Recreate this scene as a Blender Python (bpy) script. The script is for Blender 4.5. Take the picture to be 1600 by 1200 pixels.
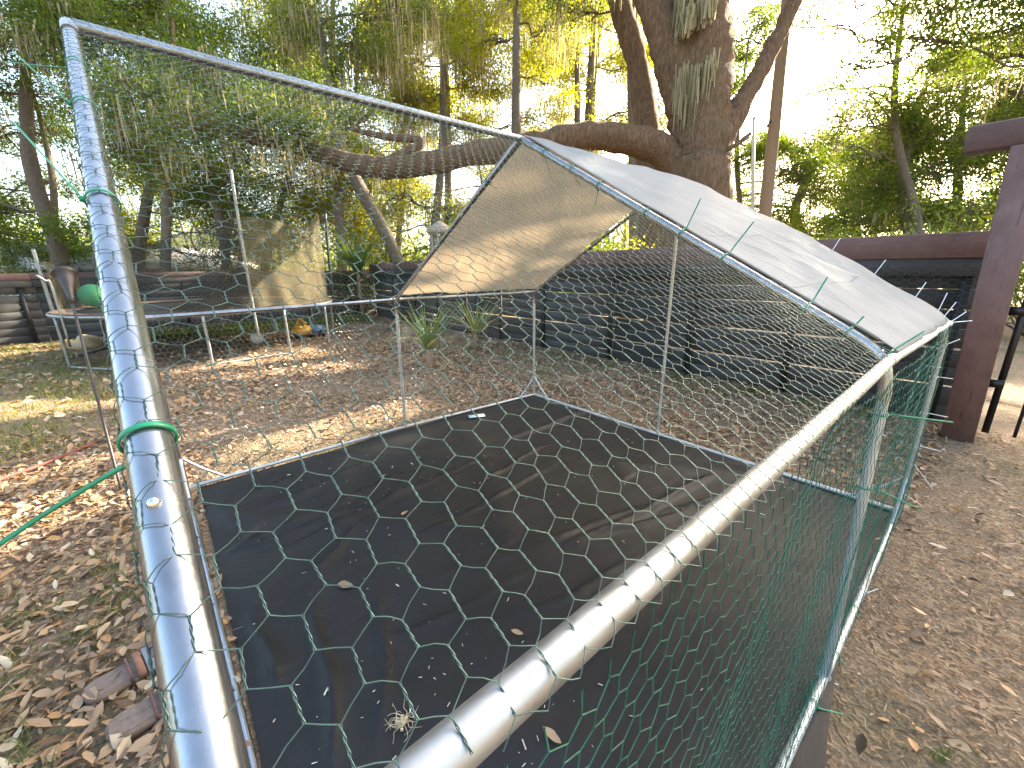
import bpy, math, random
import numpy as np
from mathutils import Vector, Matrix, Euler

random.seed(11)
rng = np.random.default_rng(11)
scene = bpy.context.scene
for o in list(bpy.data.objects):
    bpy.data.objects.remove(o)
COL = scene.collection

# ------------------------------------------------------------------ camera
CAM = np.array((1.638, 0.020, 1.3365))
EUL = (math.radians(74.336), math.radians(0.733), math.radians(49.558))
FPX = 635.35                                    # focal length for a 1600 px wide frame
cam_d = bpy.data.cameras.new('camera')
cam_d.sensor_width = 36.0
cam_d.lens = 36.0 * FPX / 1600.0
cam_d.clip_start = 0.01
cam_d.clip_end = 600.0
cam = bpy.data.objects.new('camera', cam_d)
cam.location = CAM
cam.rotation_euler = EUL
COL.objects.link(cam)
scene.camera = cam
_M = np.array(Euler(EUL, 'XYZ').to_matrix())

def AT(px, py, d):
    """survey helper: the world point seen at a pixel of the 1600x1200 photograph, d metres deep"""
    return CAM + d * (_M @ np.array(((px - 800) / FPX, (600 - py) / FPX, -1.0)))

def GND(px, py, z=0.0):
    r = _M @ np.array(((px - 800) / FPX, (600 - py) / FPX, -1.0))
    return CAM + r * ((z - CAM[2]) / r[2])

# ------------------------------------------------------------------ world, sun, exposure
SUN_DIR = np.array((-0.03, 0.90, 0.485)); SUN_DIR /= np.linalg.norm(SUN_DIR)   # towards the sun
SUN_EL = math.asin(SUN_DIR[2]); SUN_AZ = math.atan2(SUN_DIR[0], SUN_DIR[1])
world = bpy.data.worlds.new('World'); scene.world = world; world.use_nodes = True
wn = world.node_tree.nodes; wl = world.node_tree.links
sky = wn.new('ShaderNodeTexSky'); sky.sky_type = 'NISHITA'; sky.sun_disc = False
sky.sun_elevation = SUN_EL; sky.sun_rotation = SUN_AZ
sky.air_density = 1.0; sky.dust_density = 4.0; sky.ozone_density = 1.0
bg = wn['Background']; bg.inputs['Strength'].default_value = 0.15
warm = wn.new('ShaderNodeMix'); warm.data_type = 'RGBA'; warm.blend_type = 'MULTIPLY'; warm.inputs[0].default_value = 1.0   # white balance of the low warm sky
warm.inputs[7].default_value = (1.0, .95, .86, 1)
wl.new(sky.outputs['Color'], warm.inputs[6]); wl.new(warm.outputs[2], bg.inputs['Color'])
sun_d = bpy.data.lights.new('sun', 'SUN'); sun_d.energy = 5.0; sun_d.angle = math.radians(0.55)
sun_d.color = (1.0, 0.86, 0.66)
sun = bpy.data.objects.new('sun', sun_d); COL.objects.link(sun)
sun.rotation_euler = Vector(SUN_DIR).to_track_quat('Z', 'Y').to_euler()
sun.location = (0, 30, 30)
vs = scene.view_settings
vs.view_transform = 'Standard'; vs.look = 'None'; vs.gamma = 1.0; vs.use_curve_mapping = False
vs.exposure = 2.8
scene.render.engine = 'CYCLES'
cy = scene.cycles
cy.max_bounces = 8; cy.diffuse_bounces = 3; cy.glossy_bounces = 3; cy.transmission_bounces = 5
cy.transparent_max_bounces = 12
cy.use_denoising = True
cy.sample_clamp_indirect = 6.0

# ------------------------------------------------------------------ mesh helpers
class MB:
    def __init__(s): s.V = []; s.F = []; s.n = 0; s.T = []
    def add(s, V, F, tone=None):
        V = np.asarray(V, float).reshape(-1, 3)
        for f in (F if isinstance(F, list) else [F]):
            f = np.asarray(f, int)
            if f.size: s.F.append(f + s.n)
        s.V.append(V); s.n += len(V)
        s.T.append(np.full(len(V), 0.5) if tone is None else (np.full(len(V), tone) if np.isscalar(tone) else np.asarray(tone, float)))
        return s
    def build(s, name, mat, parent=None, smooth=False, kind=None, tone=False):
        me = bpy.data.meshes.new(name)
        V = np.concatenate(s.V)
        me.vertices.add(len(V)); me.vertices.foreach_set('co', V.astype(np.float32).ravel())
        loops = np.concatenate([f.ravel() for f in s.F])
        sizes = np.concatenate([np.full(len(f), f.shape[1]) for f in s.F])
        starts = np.concatenate(([0], np.cumsum(sizes)[:-1]))
        me.loops.add(len(loops)); me.loops.foreach_set('vertex_index', loops.astype(np.int32))
        me.polygons.add(len(sizes)); me.polygons.foreach_set('loop_start', starts.astype(np.int32))
        if smooth: me.polygons.foreach_set('use_smooth', np.ones(len(sizes), bool))
        if tone:
            a = me.attributes.new('tone', 'FLOAT', 'POINT'); a.data.foreach_set('value', np.concatenate(s.T).astype(np.float32))
        me.update(calc_edges=True)
        me.materials.append(mat)
        o = bpy.data.objects.new(name, me); COL.objects.link(o)
        if parent is not None: o.parent = parent
        if kind: o['kind'] = kind
        return o

def empty(name, label, cat, group=None):
    o = bpy.data.objects.new(name, None); COL.objects.link(o)
    return tag(o, label, cat, group)
def tag(o, label, cat=None, group=None):
    o['label'] = label
    if cat: o['category'] = cat
    if group: o['group'] = group
    return o
def struct(o, kind='structure'):
    o['kind'] = kind; return o

def nrm(v):
    v = np.asarray(v, float); return v / (np.linalg.norm(v) + 1e-12)

def tube(P, R, n=8, cap=True, wob=0.0, seed=0):
    P = np.asarray(P, float); k = len(P)
    R = np.full(k, R) if np.isscalar(R) else np.asarray(R, float)
    T = np.gradient(P, axis=0); T /= np.linalg.norm(T, axis=1)[:, None] + 1e-12
    a = np.array((0, 0, 1.0)) if abs(T[0][2]) < .9 else np.array((1.0, 0, 0))
    N = nrm(a - T[0] * a.dot(T[0])); ang = np.linspace(0, 2 * np.pi, n, endpoint=False)
    V = np.zeros((k, n, 3)); r2 = np.random.default_rng(seed)
    w = 1 + wob * r2.normal(size=(k, n)) if wob else np.ones((k, n))
    if wob: w = (w + np.roll(w, 1, 1) + np.roll(w, -1, 1)) / 3
    for i in range(k):
        N = nrm(N - T[i] * N.dot(T[i])); B = np.cross(T[i], N)
        V[i] = P[i] + (R[i] * w[i])[:, None] * (np.cos(ang)[:, None] * N + np.sin(ang)[:, None] * B)
    V = V.reshape(-1, 3)
    i, j = np.meshgrid(np.arange(k - 1), np.arange(n), indexing='ij'); j2 = (j + 1) % n
    F = np.stack([i * n + j, i * n + j2, (i + 1) * n + j2, (i + 1) * n + j], -1).reshape(-1, 4)
    Fs = [F]
    if cap:
        Fs.append(np.arange(n)[::-1][None]); Fs.append(((k - 1) * n + np.arange(n))[None])
    return V, Fs

def catmull(P, m=6):
    P = np.asarray(P, float)
    Q = np.vstack([2 * P[0] - P[1], P, 2 * P[-1] - P[-2]]); out = []
    for i in range(1, len(Q) - 2):
        for t in np.linspace(0, 1, m, endpoint=False):
            a, b, c, d = Q[i - 1], Q[i], Q[i + 1], Q[i + 2]
            out.append(.5 * ((2 * b) + (c - a) * t + (2 * a - 5 * b + 4 * c - d) * t * t + (3 * b - a - 3 * c + d) * t ** 3))
    out.append(Q[-2]); return np.array(out)

def box(c, s, R=None, bev=0.0):
    """a box, with chamfered long edges when bev > 0"""
    x, y, z = np.asarray(s, float) / 2
    if bev <= 0:
        V = np.array([(a, b, d) for a in (-x, x) for b in (-y, y) for d in (-z, z)])
        F = np.array([(0, 1, 3, 2), (4, 6, 7, 5), (0, 4, 5, 1), (2, 3, 7, 6), (0, 2, 6, 4), (1, 5, 7, 3)])
        Fs = [F]
    else:
        b = bev
        ring = [(-y + b, -z), (y - b, -z), (y, -z + b), (y, z - b), (y - b, z), (-y + b, z), (-y, z - b), (-y, -z + b)]
        V = np.array([(sx * x, p, q) for sx in (-1, 1) for p, q in ring])
        F = np.array([(i, (i + 1) % 8, 8 + (i + 1) % 8, 8 + i) for i in range(8)])
        Fs = [F, np.arange(8)[::-1][None], np.arange(8, 16)[None]]
    if R is not None: V = V @ np.asarray(R).T
    return V + np.asarray(c, float), Fs

def rotz(a): return np.array(((math.cos(a), -math.sin(a), 0), (math.sin(a), math.cos(a), 0), (0, 0, 1.0)))
def frame_of(d, up=(0, 0, 1)):
    d = nrm(d); y = nrm(np.cross(up, d)); z = np.cross(d, y); return np.stack([d, y, z], 1)
def beam(a, b, w, h, up=(0, 0, 1), bev=0.0):
    a = np.asarray(a, float); b = np.asarray(b, float)
    return box((a + b) / 2, (np.linalg.norm(b - a), w, h), frame_of(b - a, up), bev)

def prisms(A, B, r):
    """many three-sided wires at once"""
    A = np.asarray(A, float); B = np.asarray(B, float); m = len(A)
    T = B - A; T /= np.linalg.norm(T, axis=1)[:, None] + 1e-12
    ref = np.where(np.abs(T[:, 2:3]) < .8, np.array((0, 0, 1.0)), np.array((1.0, 0, 0)))
    N = np.cross(T, ref); N /= np.linalg.norm(N, axis=1)[:, None] + 1e-12; Bn = np.cross(T, N)
    r = np.broadcast_to(np.asarray(r, float), (m,))[:, None]
    V = np.zeros((m, 6, 3))
    for k in range(3):
        a = 2 * np.pi * k / 3; d = r * (math.cos(a) * N + math.sin(a) * Bn)
        V[:, k] = A + d; V[:, 3 + k] = B + d
    base = (np.arange(m) * 6)[:, None, None]
    F = base + np.array([(0, 1, 4, 3), (1, 2, 5, 4), (2, 0, 3, 5)])[None]
    return V.reshape(-1, 3), F.reshape(-1, 4)

# ------------------------------------------------------------------ materials
def new_mat(name):
    m = bpy.data.materials.new(name); m.use_nodes = True
    nt = m.node_tree; return m, nt, nt.nodes, nt.links, nt.nodes['Principled BSDF']
def tex_coord(N, L, scale=(1, 1, 1), obj=True):
    tc = N.new('ShaderNodeTexCoord'); mp = N.new('ShaderNodeMapping'); mp.inputs['Scale'].default_value = scale
    L.new(tc.outputs['Object' if obj else 'Generated'], mp.inputs['Vector']); return mp.outputs['Vector']
def noise(N, L, vec, scale, detail=4, rough=.55):
    n = N.new('ShaderNodeTexNoise'); n.inputs['Scale'].default_value = scale; n.inputs['Detail'].default_value = detail
    n.inputs['Roughness'].default_value = rough
    if vec is not None: L.new(vec, n.inputs['Vector'])
    return n
def ramp(N, L, fac, stops):
    r = N.new('ShaderNodeValToRGB'); el = r.color_ramp.elements
    while len(el) < len(stops): el.new(.5)
    for e, (p, c) in zip(el, stops): e.position = p; e.color = (*c, 1)
    L.new(fac, r.inputs['Fac']); return r.outputs['Color']
def bump(N, L, h, strength, dist=.01):
    b = N.new('ShaderNodeBump'); b.inputs['Strength'].default_value = strength; b.inputs['Distance'].default_value = dist
    L.new(h, b.inputs['Height']); return b.outputs['Normal']
def attr(N, name='tone'):
    a = N.new('ShaderNodeAttribute'); a.attribute_name = name; return a.outputs['Fac']
def mixc(N, L, f, a, b, mode='MIX'):
    m = N.new('ShaderNodeMix'); m.data_type = 'RGBA'; m.blend_type = mode
    for sock, v in ((m.inputs[0], f), (m.inputs[6], a), (m.inputs[7], b)):
        if hasattr(v, 'links') or hasattr(v, 'is_linked'): L.new(v, sock)
        else: sock.default_value = v if not isinstance(v, tuple) or len(v) == 4 else (*v, 1)
    return m.outputs[2]

def simple(name, col, rough=.6, metal=0.0, var=.25, nscale=30, bumps=0.0, spec=.5, grain=(1, 1, 1)):
    m, nt, N, L, b = new_mat(name)
    v = tex_coord(N, L, grain); n = noise(N, L, v, nscale)
    c0 = tuple(x * (1 - var) for x in col); c1 = tuple(min(1, x * (1 + var)) for x in col)
    L.new(ramp(N, L, n.outputs['Fac'], [(.3, c0), (.7, c1)]), b.inputs['Base Color'])
    b.inputs['Roughness'].default_value = rough; b.inputs['Metallic'].default_value = metal
    b.inputs['Specular IOR Level'].default_value = spec
    if bumps: L.new(bump(N, L, n.outputs['Fac'], bumps), b.inputs['Normal'])
    return m

def galvanised(name, rough=.17, tint=(.28, .305, .335)):
    m, nt, N, L, b = new_mat(name)
    v = tex_coord(N, L)
    n1 = noise(N, L, v, 22, 5, .65); n2 = noise(N, L, v, 260, 2); n3 = noise(N, L, v, 7, 3)
    c = ramp(N, L, n1.outputs['Fac'], [(.28, tuple(x * .70 for x in tint)), (.5, tint), (.75, tuple(min(1, x * 1.12) for x in tint))])
    c = mixc(N, L, .18, c, ramp(N, L, n3.outputs['Fac'], [(.40, (.34, .31, .27)), (.62, (.80, .82, .84))]))
    L.new(c, b.inputs['Base Color']); b.inputs['Metallic'].default_value = .92
    mr = N.new('ShaderNodeMapRange'); mr.inputs['To Min'].default_value = rough - .10; mr.inputs['To Max'].default_value = rough + .22
    L.new(n1.outputs['Fac'], mr.inputs['Value']); L.new(mr.outputs['Result'], b.inputs['Roughness'])
    L.new(bump(N, L, n2.outputs['Fac'], .06, .002), b.inputs['Normal'])
    return m

def leafmat(name, stops, trans=.5, rough=.45, tcol=(1.9, 1.75, .6)):
    m, nt, N, L, b = new_mat(name)
    c = ramp(N, L, attr(N), stops); L.new(c, b.inputs['Base Color']); b.inputs['Roughness'].default_value = rough
    b.inputs['Specular IOR Level'].default_value = .35
    t = N.new('ShaderNodeBsdfTranslucent'); L.new(mixc(N, L, 1.0, c, tcol, 'MULTIPLY'), t.inputs['Color'])
    mx = N.new('ShaderNodeMixShader'); mx.inputs[0].default_value = trans
    L.new(b.outputs[0], mx.inputs[1]); L.new(t.outputs[0], mx.inputs[2])
    L.new(mx.outputs[0], N['Material Output'].inputs['Surface']); return m

M = {}
M['pipe'] = galvanised('galvanised_pipe')
M['pipe_dull'] = galvanised('galvanised_pipe_dull', .42, (.29, .30, .30))
M['pipe_pale'] = simple('pale_galvanised_pipe', (.46, .48, .49), .38, .55, .15, 14)
M['zinc'] = simple('zinc_bolt', (.72, .72, .70), .25, 1.0, .1)
M['wire'] = simple('coated_wire', (.060, .112, .095), .36, .35, .25, 60)
M['wire_green'] = simple('green_coated_wire', (.016, .115, .082), .4, .1, .25, 60)
M['wire_sunlit'] = simple('sunlit_wire', (.42, .43, .42), .3, .9, .15, 60)  # sun glitter on the left netting, put into a lighter wire colour
M['wire_pale'] = simple('galvanised_wire', (.12, .145, .13), .4, .5, .2, 60)
M['green_plastic'] = simple('green_nylon', (.010, .22, .105), .38, 0, .12, 40)
M['white_plastic'] = simple('white_nylon', (.72, .74, .74), .4, 0, .06, 40)
M['black_plastic'] = simple('black_plastic', (.018, .018, .02), .45, 0, .3, 20)
M['dark_metal'] = simple('dark_metal', (.045, .038, .034), .5, .3, .4, 12)
M['gate_metal'] = simple('black_gate_paint', (.012, .012, .013), .4, .2, .3, 20)
M['steel'] = simple('trampoline_steel', (.30, .31, .30), .45, .7, .2, 12)
M['ball'] = simple('ball_vinyl', (.10, .50, .20), .45, 0, .06, 6)
M['white_ball'] = simple('white_ball', (.55, .55, .52), .6, 0, .15, 10)
M['yellow'] = simple('yellow_plastic', (.75, .38, .03), .4, 0, .1, 8)
M['toy_blue'] = simple('blue_plastic', (.12, .26, .45), .4, 0, .1, 8)
M['red_cord'] = simple('red_cord', (.17, .05, .032), .7, 0, .3, 30)
M['stone'] = simple('tan_stone', (.46, .36, .22), .85, 0, .3, 9, .5)
M['plaster'] = simple('pale_plaster', (.62, .62, .58), .8, 0, .1, 3)
M['roofing'] = simple('pale_roofing', (.66, .66, .66), .6, .1, .12, 4)
M['weathered'] = simple('weathered_stone', (.36, .32, .27), .85, 0, .3, 14, .4)
M['old_wood'] = simple('old_pole_wood', (.25, .165, .10), .85, 0, .35, 8, .4, grain=(14, 14, 1))
M['pale_pole'] = simple('pale_pole', (.55, .52, .45), .7, 0, .2, 5)
M['cork'] = simple('sandal_sole', (.16, .115, .085), .85, 0, .18, 60, .3)
M['footbed'] = simple('sandal_footbed', (.17, .125, .10), .9, 0, .25, 50)
M['strap_red'] = simple('sandal_red_strap', (.12, .055, .05), .6, 0, .3, 45)
M['strap_rust'] = simple('sandal_rust_patch', (.22, .10, .06), .7, 0, .2, 60)
M['strap_grey'] = simple('sandal_grey_cloth', (.24, .24, .25), .85, 0, .2, 80)
M['strap_dark'] = simple('sandal_dark_stripe', (.10, .10, .11), .85, 0, .2, 80)
M['paper'] = simple('printed_label', (.55, .68, .70), .5, 0, .2, 50)
M['bits'] = simple('pale_debris', (.68, .62, .50), .8, 0, .3, 40)
M['root'] = simple('dry_root', (.42, .35, .22), .9, 0, .35, 40)

def brown_paint():
    m, nt, N, L, b = new_mat('brown_fence_paint')
    v = tex_coord(N, L, (2.5, 2.5, 2.5)); g = noise(N, L, tex_coord(N, L, (3, 60, 60)), 3, 5); n = noise(N, L, v, 3, 6, .7)
    c = ramp(N, L, n.outputs['Fac'], [(.25, (.092, .048, .040)), (.55, (.148, .080, .066)), (.8, (.195, .115, .097))])
    c = mixc(N, L, .35, c, ramp(N, L, g.outputs['Fac'], [(.3, (.05, .025, .025)), (.6, (.15, .085, .08))]))
    L.new(c, b.inputs['Base Color']); b.inputs['Roughness'].default_value = .62
    L.new(bump(N, L, g.outputs['Fac'], .5, .006), b.inputs['Normal']); return m
M['brown'] = brown_paint()
def post_paint():
    m, nt, N, L, b = new_mat('brown_post_paint')
    g = noise(N, L, tex_coord(N, L, (45, 45, 2.2)), 2, 6, .7); n = noise(N, L, tex_coord(N, L), 5, 5)
    c = ramp(N, L, n.outputs['Fac'], [(.25, (.112, .058, .050)), (.6, (.175, .096, .083)), (.85, (.22, .135, .118))])
    cr = ramp(N, L, g.outputs['Fac'], [(.33, (.25, .22, .22)), (.42, (1, 1, 1))])
    L.new(mixc(N, L, .8, c, cr, 'MULTIPLY'), b.inputs['Base Color']); b.inputs['Roughness'].default_value = .6
    L.new(bump(N, L, g.outputs['Fac'], .8, .008), b.inputs['Normal']); return m
M['post'] = post_paint()
def black_board():
    m, nt, N, L, b = new_mat('black_fence_stain')
    g = noise(N, L, tex_coord(N, L, (1.5, 40, 40)), 2.5, 5); n = noise(N, L, tex_coord(N, L), 2.2, 5, .7)
    c = ramp(N, L, n.outputs['Fac'], [(.3, (.024, .024, .024)), (.6, (.043, .043, .044)), (.85, (.078, .078, .077))])
    c = mixc(N, L, .3, c, ramp(N, L, g.outputs['Fac'], [(.3, (.012, .012, .012)), (.7, (.06, .058, .055))]))
    L.new(c, b.inputs['Base Color']); b.inputs['Roughness'].default_value = .6
    L.new(bump(N, L, g.outputs['Fac'], .4, .004), b.inputs['Normal']); return m
M['black_board'] = black_board()
M['stud'] = simple('black_stud_stain', (.012, .012, .012), .7, 0, .4, 6)

def bark(name, a, b_, c_, sc=1.0, st=.9):
    m, nt, N, L, b = new_mat(name)
    v = tex_coord(N, L, (3.2 * sc, 3.2 * sc, .9 * sc))
    n = noise(N, L, v, 6, 8, .7); vo = N.new('ShaderNodeTexVoronoi'); vo.feature = 'DISTANCE_TO_EDGE'; vo.inputs['Scale'].default_value = 9
    mp = mixc(N, L, .25, v, n.outputs['Color']); L.new(mp, vo.inputs['Vector'])
    big = noise(N, L, tex_coord(N, L), 1.3, 4)
    col = ramp(N, L, n.outputs['Fac'], [(.28, a), (.52, b_), (.78, c_)])
    col = mixc(N, L, ramp(N, L, big.outputs['Fac'], [(.5, (0, 0, 0)), (.75, (.32, .32, .32))]), col, (.11, .11, .05))
    lich = noise(N, L, tex_coord(N, L), 38, 3)
    col = mixc(N, L, ramp(N, L, lich.outputs['Fac'], [(.68, (0, 0, 0)), (.76, (.7, .7, .7))]), col, (.36, .33, .27))
    L.new(col, b.inputs['Base Color']); b.inputs['Roughness'].default_value = .92; b.inputs['Specular IOR Level'].default_value = .2
    mm = N.new('ShaderNodeMath'); mm.operation = 'MULTIPLY_ADD'; mm.inputs[1].default_value = .8
    L.new(vo.outputs['Distance'], mm.inputs[0]); L.new(n.outputs['Fac'], mm.inputs[2])
    L.new(bump(N, L, mm.outputs[0], st, .06), b.inputs['Normal']); return m
M['bark'] = bark('oak_bark', (.080, .047, .027), (.18, .110, .064), (.32, .215, .135))
M['bark2'] = bark('grey_bark', (.09, .07, .052), (.19, .15, .112), (.31, .26, .20), 2.0, .7)

M['leaf_dark'] = leafmat('oak_leaves', [(0, (.040, .070, .014)), (.5, (.085, .13, .026)), (1, (.15, .185, .042))], .55)
M['leaf_mid'] = leafmat('mid_green_leaves', [(0, (.055, .090, .015)), (.5, (.105, .155, .025)), (1, (.17, .215, .04))], .56)
M['leaf_yellow'] = leafmat('backlit_yellow_green_leaves', [(0, (.095, .13, .014)), (.5, (.175, .205, .022)), (1, (.28, .29, .04))], .68, tcol=(2.4, 2.1, .5))  # yellow-green foliage, with extra backlit glow put into its colour
M['moss'] = leafmat('spanish_moss', [(0, (.24, .21, .12)), (.5, (.38, .34, .21)), (1, (.52, .47, .31))], .5, .9, (1.1, 1.05, .85))
M['litter'] = leafmat('dead_leaves', [(0, (.075, .048, .030)), (.3, (.25, .17, .106)), (.55, (.385, .268, .165)), (.72, (.40, .23, .095)), (.86, (.46, .35, .23)), (1, (.58, .49, .36))], .16, .65, (1.0, .8, .5))
M['grass'] = leafmat('grass_blades', [(0, (.05, .085, .015)), (.5, (.10, .15, .03)), (1, (.30, .26, .10))], .4)
M['yucca'] = leafmat('yucca_blades', [(0, (.07, .12, .035)), (.5, (.15, .21, .085)), (1, (.50, .44, .16))], .3)
M['net'] = None

def ground_mat():
    m, nt, N, L, b = new_mat('leafy_dirt')
    tc = N.new('ShaderNodeTexCoord'); v = tc.outputs['Object']
    vo = N.new('ShaderNodeTexVoronoi'); vo.inputs['Scale'].default_value = 70; vo.inputs['Randomness'].default_value = 1
    wv = noise(N, L, v, 9, 4); vv = mixc(N, L, .08, v, wv.outputs['Color']); L.new(vv, vo.inputs['Vector'])
    f = noise(N, L, v, 85, 6, .7); big = noise(N, L, v, .55, 4, .6); mid = noise(N, L, v, 3.0, 5, .6)
    leafc = ramp(N, L, vo.outputs['Color'], [(.1, (.125, .088, .058)), (.45, (.27, .185, .118)), (.7, (.39, .275, .172)), (.95, (.52, .40, .27))])
    dirt = ramp(N, L, f.outputs['Fac'], [(.3, (.12, .088, .062)), (.55, (.29, .22, .152)), (.8, (.46, .365, .26))])
    c = mixc(N, L, ramp(N, L, mid.outputs['Fac'], [(.38, (.15, .15, .15)), (.62, (.8, .8, .8))]), dirt, leafc)
    gr = ramp(N, L, f.outputs['Fac'], [(.3, (.040, .050, .016)), (.7, (.13, .135, .05))])
    c = mixc(N, L, ramp(N, L, big.outputs['Fac'], [(.52, (0, 0, 0)), (.66, (.5, .5, .5))]), c, gr)
    L.new(c, b.inputs['Base Color']); b.inputs['Roughness'].default_value = .95; b.inputs['Specular IOR Level'].default_value = .15
    mm = N.new('ShaderNodeMath'); mm.operation = 'ADD'; L.new(vo.outputs['Distance'], mm.inputs[0]); L.new(f.outputs['Fac'], mm.inputs[1])
    L.new(bump(N, L, mm.outputs[0], .9, .02), b.inputs['Normal']); return m
M['ground'] = ground_mat()

def tarp_mat():
    m, nt, N, L, b = new_mat('white_tarpaulin')
    v = tex_coord(N, L)
    n = noise(N, L, v, 6, 6, .6); w = N.new('ShaderNodeTexWave'); w.inputs['Scale'].default_value = 190
    L.new(v, w.inputs['Vector'])
    c = ramp(N, L, n.outputs['Fac'], [(.3, (.20, .265, .33)), (.7, (.265, .335, .405))])
    L.new(c, b.inputs['Base Color']); b.inputs['Roughness'].default_value = .55; b.inputs['Specular IOR Level'].default_value = .2
    # fold creases left by the packing
    br = N.new('ShaderNodeTexBrick'); br.offset = 0; br.inputs['Scale'].default_value = 1.0
    br.inputs['Mortar Size'].default_value = .006; br.inputs['Mortar Smooth'].default_value = 1.0
    br.inputs['Brick Width'].default_value = .30; br.inputs['Row Height'].default_value = .27
    br.inputs['Color1'].default_value = (0, 0, 0, 1); br.inputs['Color2'].default_value = (0, 0, 0, 1); br.inputs['Mortar'].default_value = (1, 1, 1, 1)
    wn_ = noise(N, L, v, 3, 2); L.new(mixc(N, L, .03, v, wn_.outputs['Color']), br.inputs['Vector'])
    n2 = noise(N, L, v, 16, 6, .65)
    mm = N.new('ShaderNodeMath'); mm.operation = 'MULTIPLY_ADD'; mm.inputs[1].default_value = .35
    L.new(br.outputs['Color'], mm.inputs[0]); L.new(n2.outputs['Fac'], mm.inputs[2])
    L.new(bump(N, L, mm.outputs[0], .9, .016), b.inputs['Normal'])
    t = N.new('ShaderNodeBsdfTranslucent'); t.inputs['Color'].default_value = (.84, .73, .58, 1)
    mx = N.new('ShaderNodeMixShader'); mx.inputs[0].default_value = .50
    L.new(b.outputs[0], mx.inputs[1]); L.new(t.outputs[0], mx.inputs[2]); L.new(mx.outputs[0], N['Material Output'].inputs['Surface'])
    return m
M['tarp'] = tarp_mat()
def cloth_mat():
    m, nt, N, L, b = new_mat('black_ground_cloth')
    v = tex_coord(N, L); n = noise(N, L, v, 2.2, 6, .65); n2 = noise(N, L, v, 240, 2); du = noise(N, L, v, 18, 6, .75)
    c = ramp(N, L, n.outputs['Fac'], [(.3, (.011, .0105, .0105)), (.7, (.019, .0185, .0185))])
    c = mixc(N, L, ramp(N, L, du.outputs['Fac'], [(.60, (0, 0, 0)), (.85, (.28, .28, .28))]), c, (.12, .11, .095))
    L.new(c, b.inputs['Base Color']); b.inputs['Roughness'].default_value = .50
    b.inputs['Specular IOR Level'].default_value = .24
    fold = noise(N, L, tex_coord(N, L, (2.2, .9, 1)), 5, 4, .5)
    mm = N.new('ShaderNodeMath'); mm.operation = 'MULTIPLY_ADD'; mm.inputs[1].default_value = .06
    L.new(n2.outputs['Fac'], mm.inputs[0]); L.new(fold.outputs['Fac'], mm.inputs[2])
    L.new(bump(N, L, mm.outputs[0], .35, .02), b.inputs['Normal']); return m
M['cloth'] = cloth_mat()
def net_mat():
    m, nt, N, L, b = new_mat('trampoline_net')
    v = tex_coord(N, L); n = noise(N, L, v, 4, 4)
    c = ramp(N, L, n.outputs['Fac'], [(.3, (.095, .078, .038)), (.7, (.165, .135, .068))]); L.new(c, b.inputs['Base Color'])
    b.inputs['Roughness'].default_value = .9
    t = N.new('ShaderNodeBsdfTranslucent'); L.new(c, t.inputs['Color']); tr = N.new('ShaderNodeBsdfTransparent')
    a = N.new('ShaderNodeMixShader'); a.inputs[0].default_value = .45; L.new(b.outputs[0], a.inputs[1]); L.new(t.outputs[0], a.inputs[2])
    z = N.new('ShaderNodeMixShader'); z.inputs[0].default_value = .26; L.new(a.outputs[0], z.inputs[1]); L.new(tr.outputs[0], z.inputs[2])
    L.new(z.outputs[0], N['Material Output'].inputs['Surface']); return m
M['net'] = net_mat()
M['net_dark'] = simple('trampoline_black_net', (.02, .02, .018), .9, 0, .3)
def _thin(m, f):
    nt = m.node_tree; N, L = nt.nodes, nt.links; b = N['Principled BSDF']; tr = N.new('ShaderNodeBsdfTransparent')
    z = N.new('ShaderNodeMixShader'); z.inputs[0].default_value = f; L.new(b.outputs[0], z.inputs[1]); L.new(tr.outputs[0], z.inputs[2])
    L.new(z.outputs[0], N['Material Output'].inputs['Surface'])
_thin(M['net_dark'], .38)

# ------------------------------------------------------------------ ground
def gz(x, y):
    x = np.asarray(x, float); y = np.asarray(y, float)
    return .010 * np.sin(1.9 * x + .7) * np.sin(2.3 * y + 1.1) + .006 * np.sin(5.1 * x + 2 * y) + .004 * np.sin(7.7 * y - 3 * x) - .004
def ground():
    xs = np.concatenate([np.linspace(-160, -16, 13), np.linspace(-14, 6, 161), np.linspace(8, 160, 13)])
    ys = np.concatenate([np.linspace(-160, -7, 13), np.linspace(-5, 8, 105), np.linspace(10, 160, 13)])
    X, Y = np.meshgrid(xs, ys, indexing='ij'); near = (np.abs(X + 4) < 11) & (np.abs(Y - 1) < 8)
    Z = np.where(near, gz(X, Y), 0) - .004
    ny = len(ys); i, j = np.meshgrid(np.arange(len(xs) - 1), np.arange(ny - 1), indexing='ij')
    F = np.stack([i * ny + j, (i + 1) * ny + j, (i + 1) * ny + j + 1, i * ny + j + 1], -1).reshape(-1, 4)
    struct(MB().add(np.stack([X, Y, Z], -1), F).build('ground', M['ground'], smooth=True))
ground()

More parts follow.
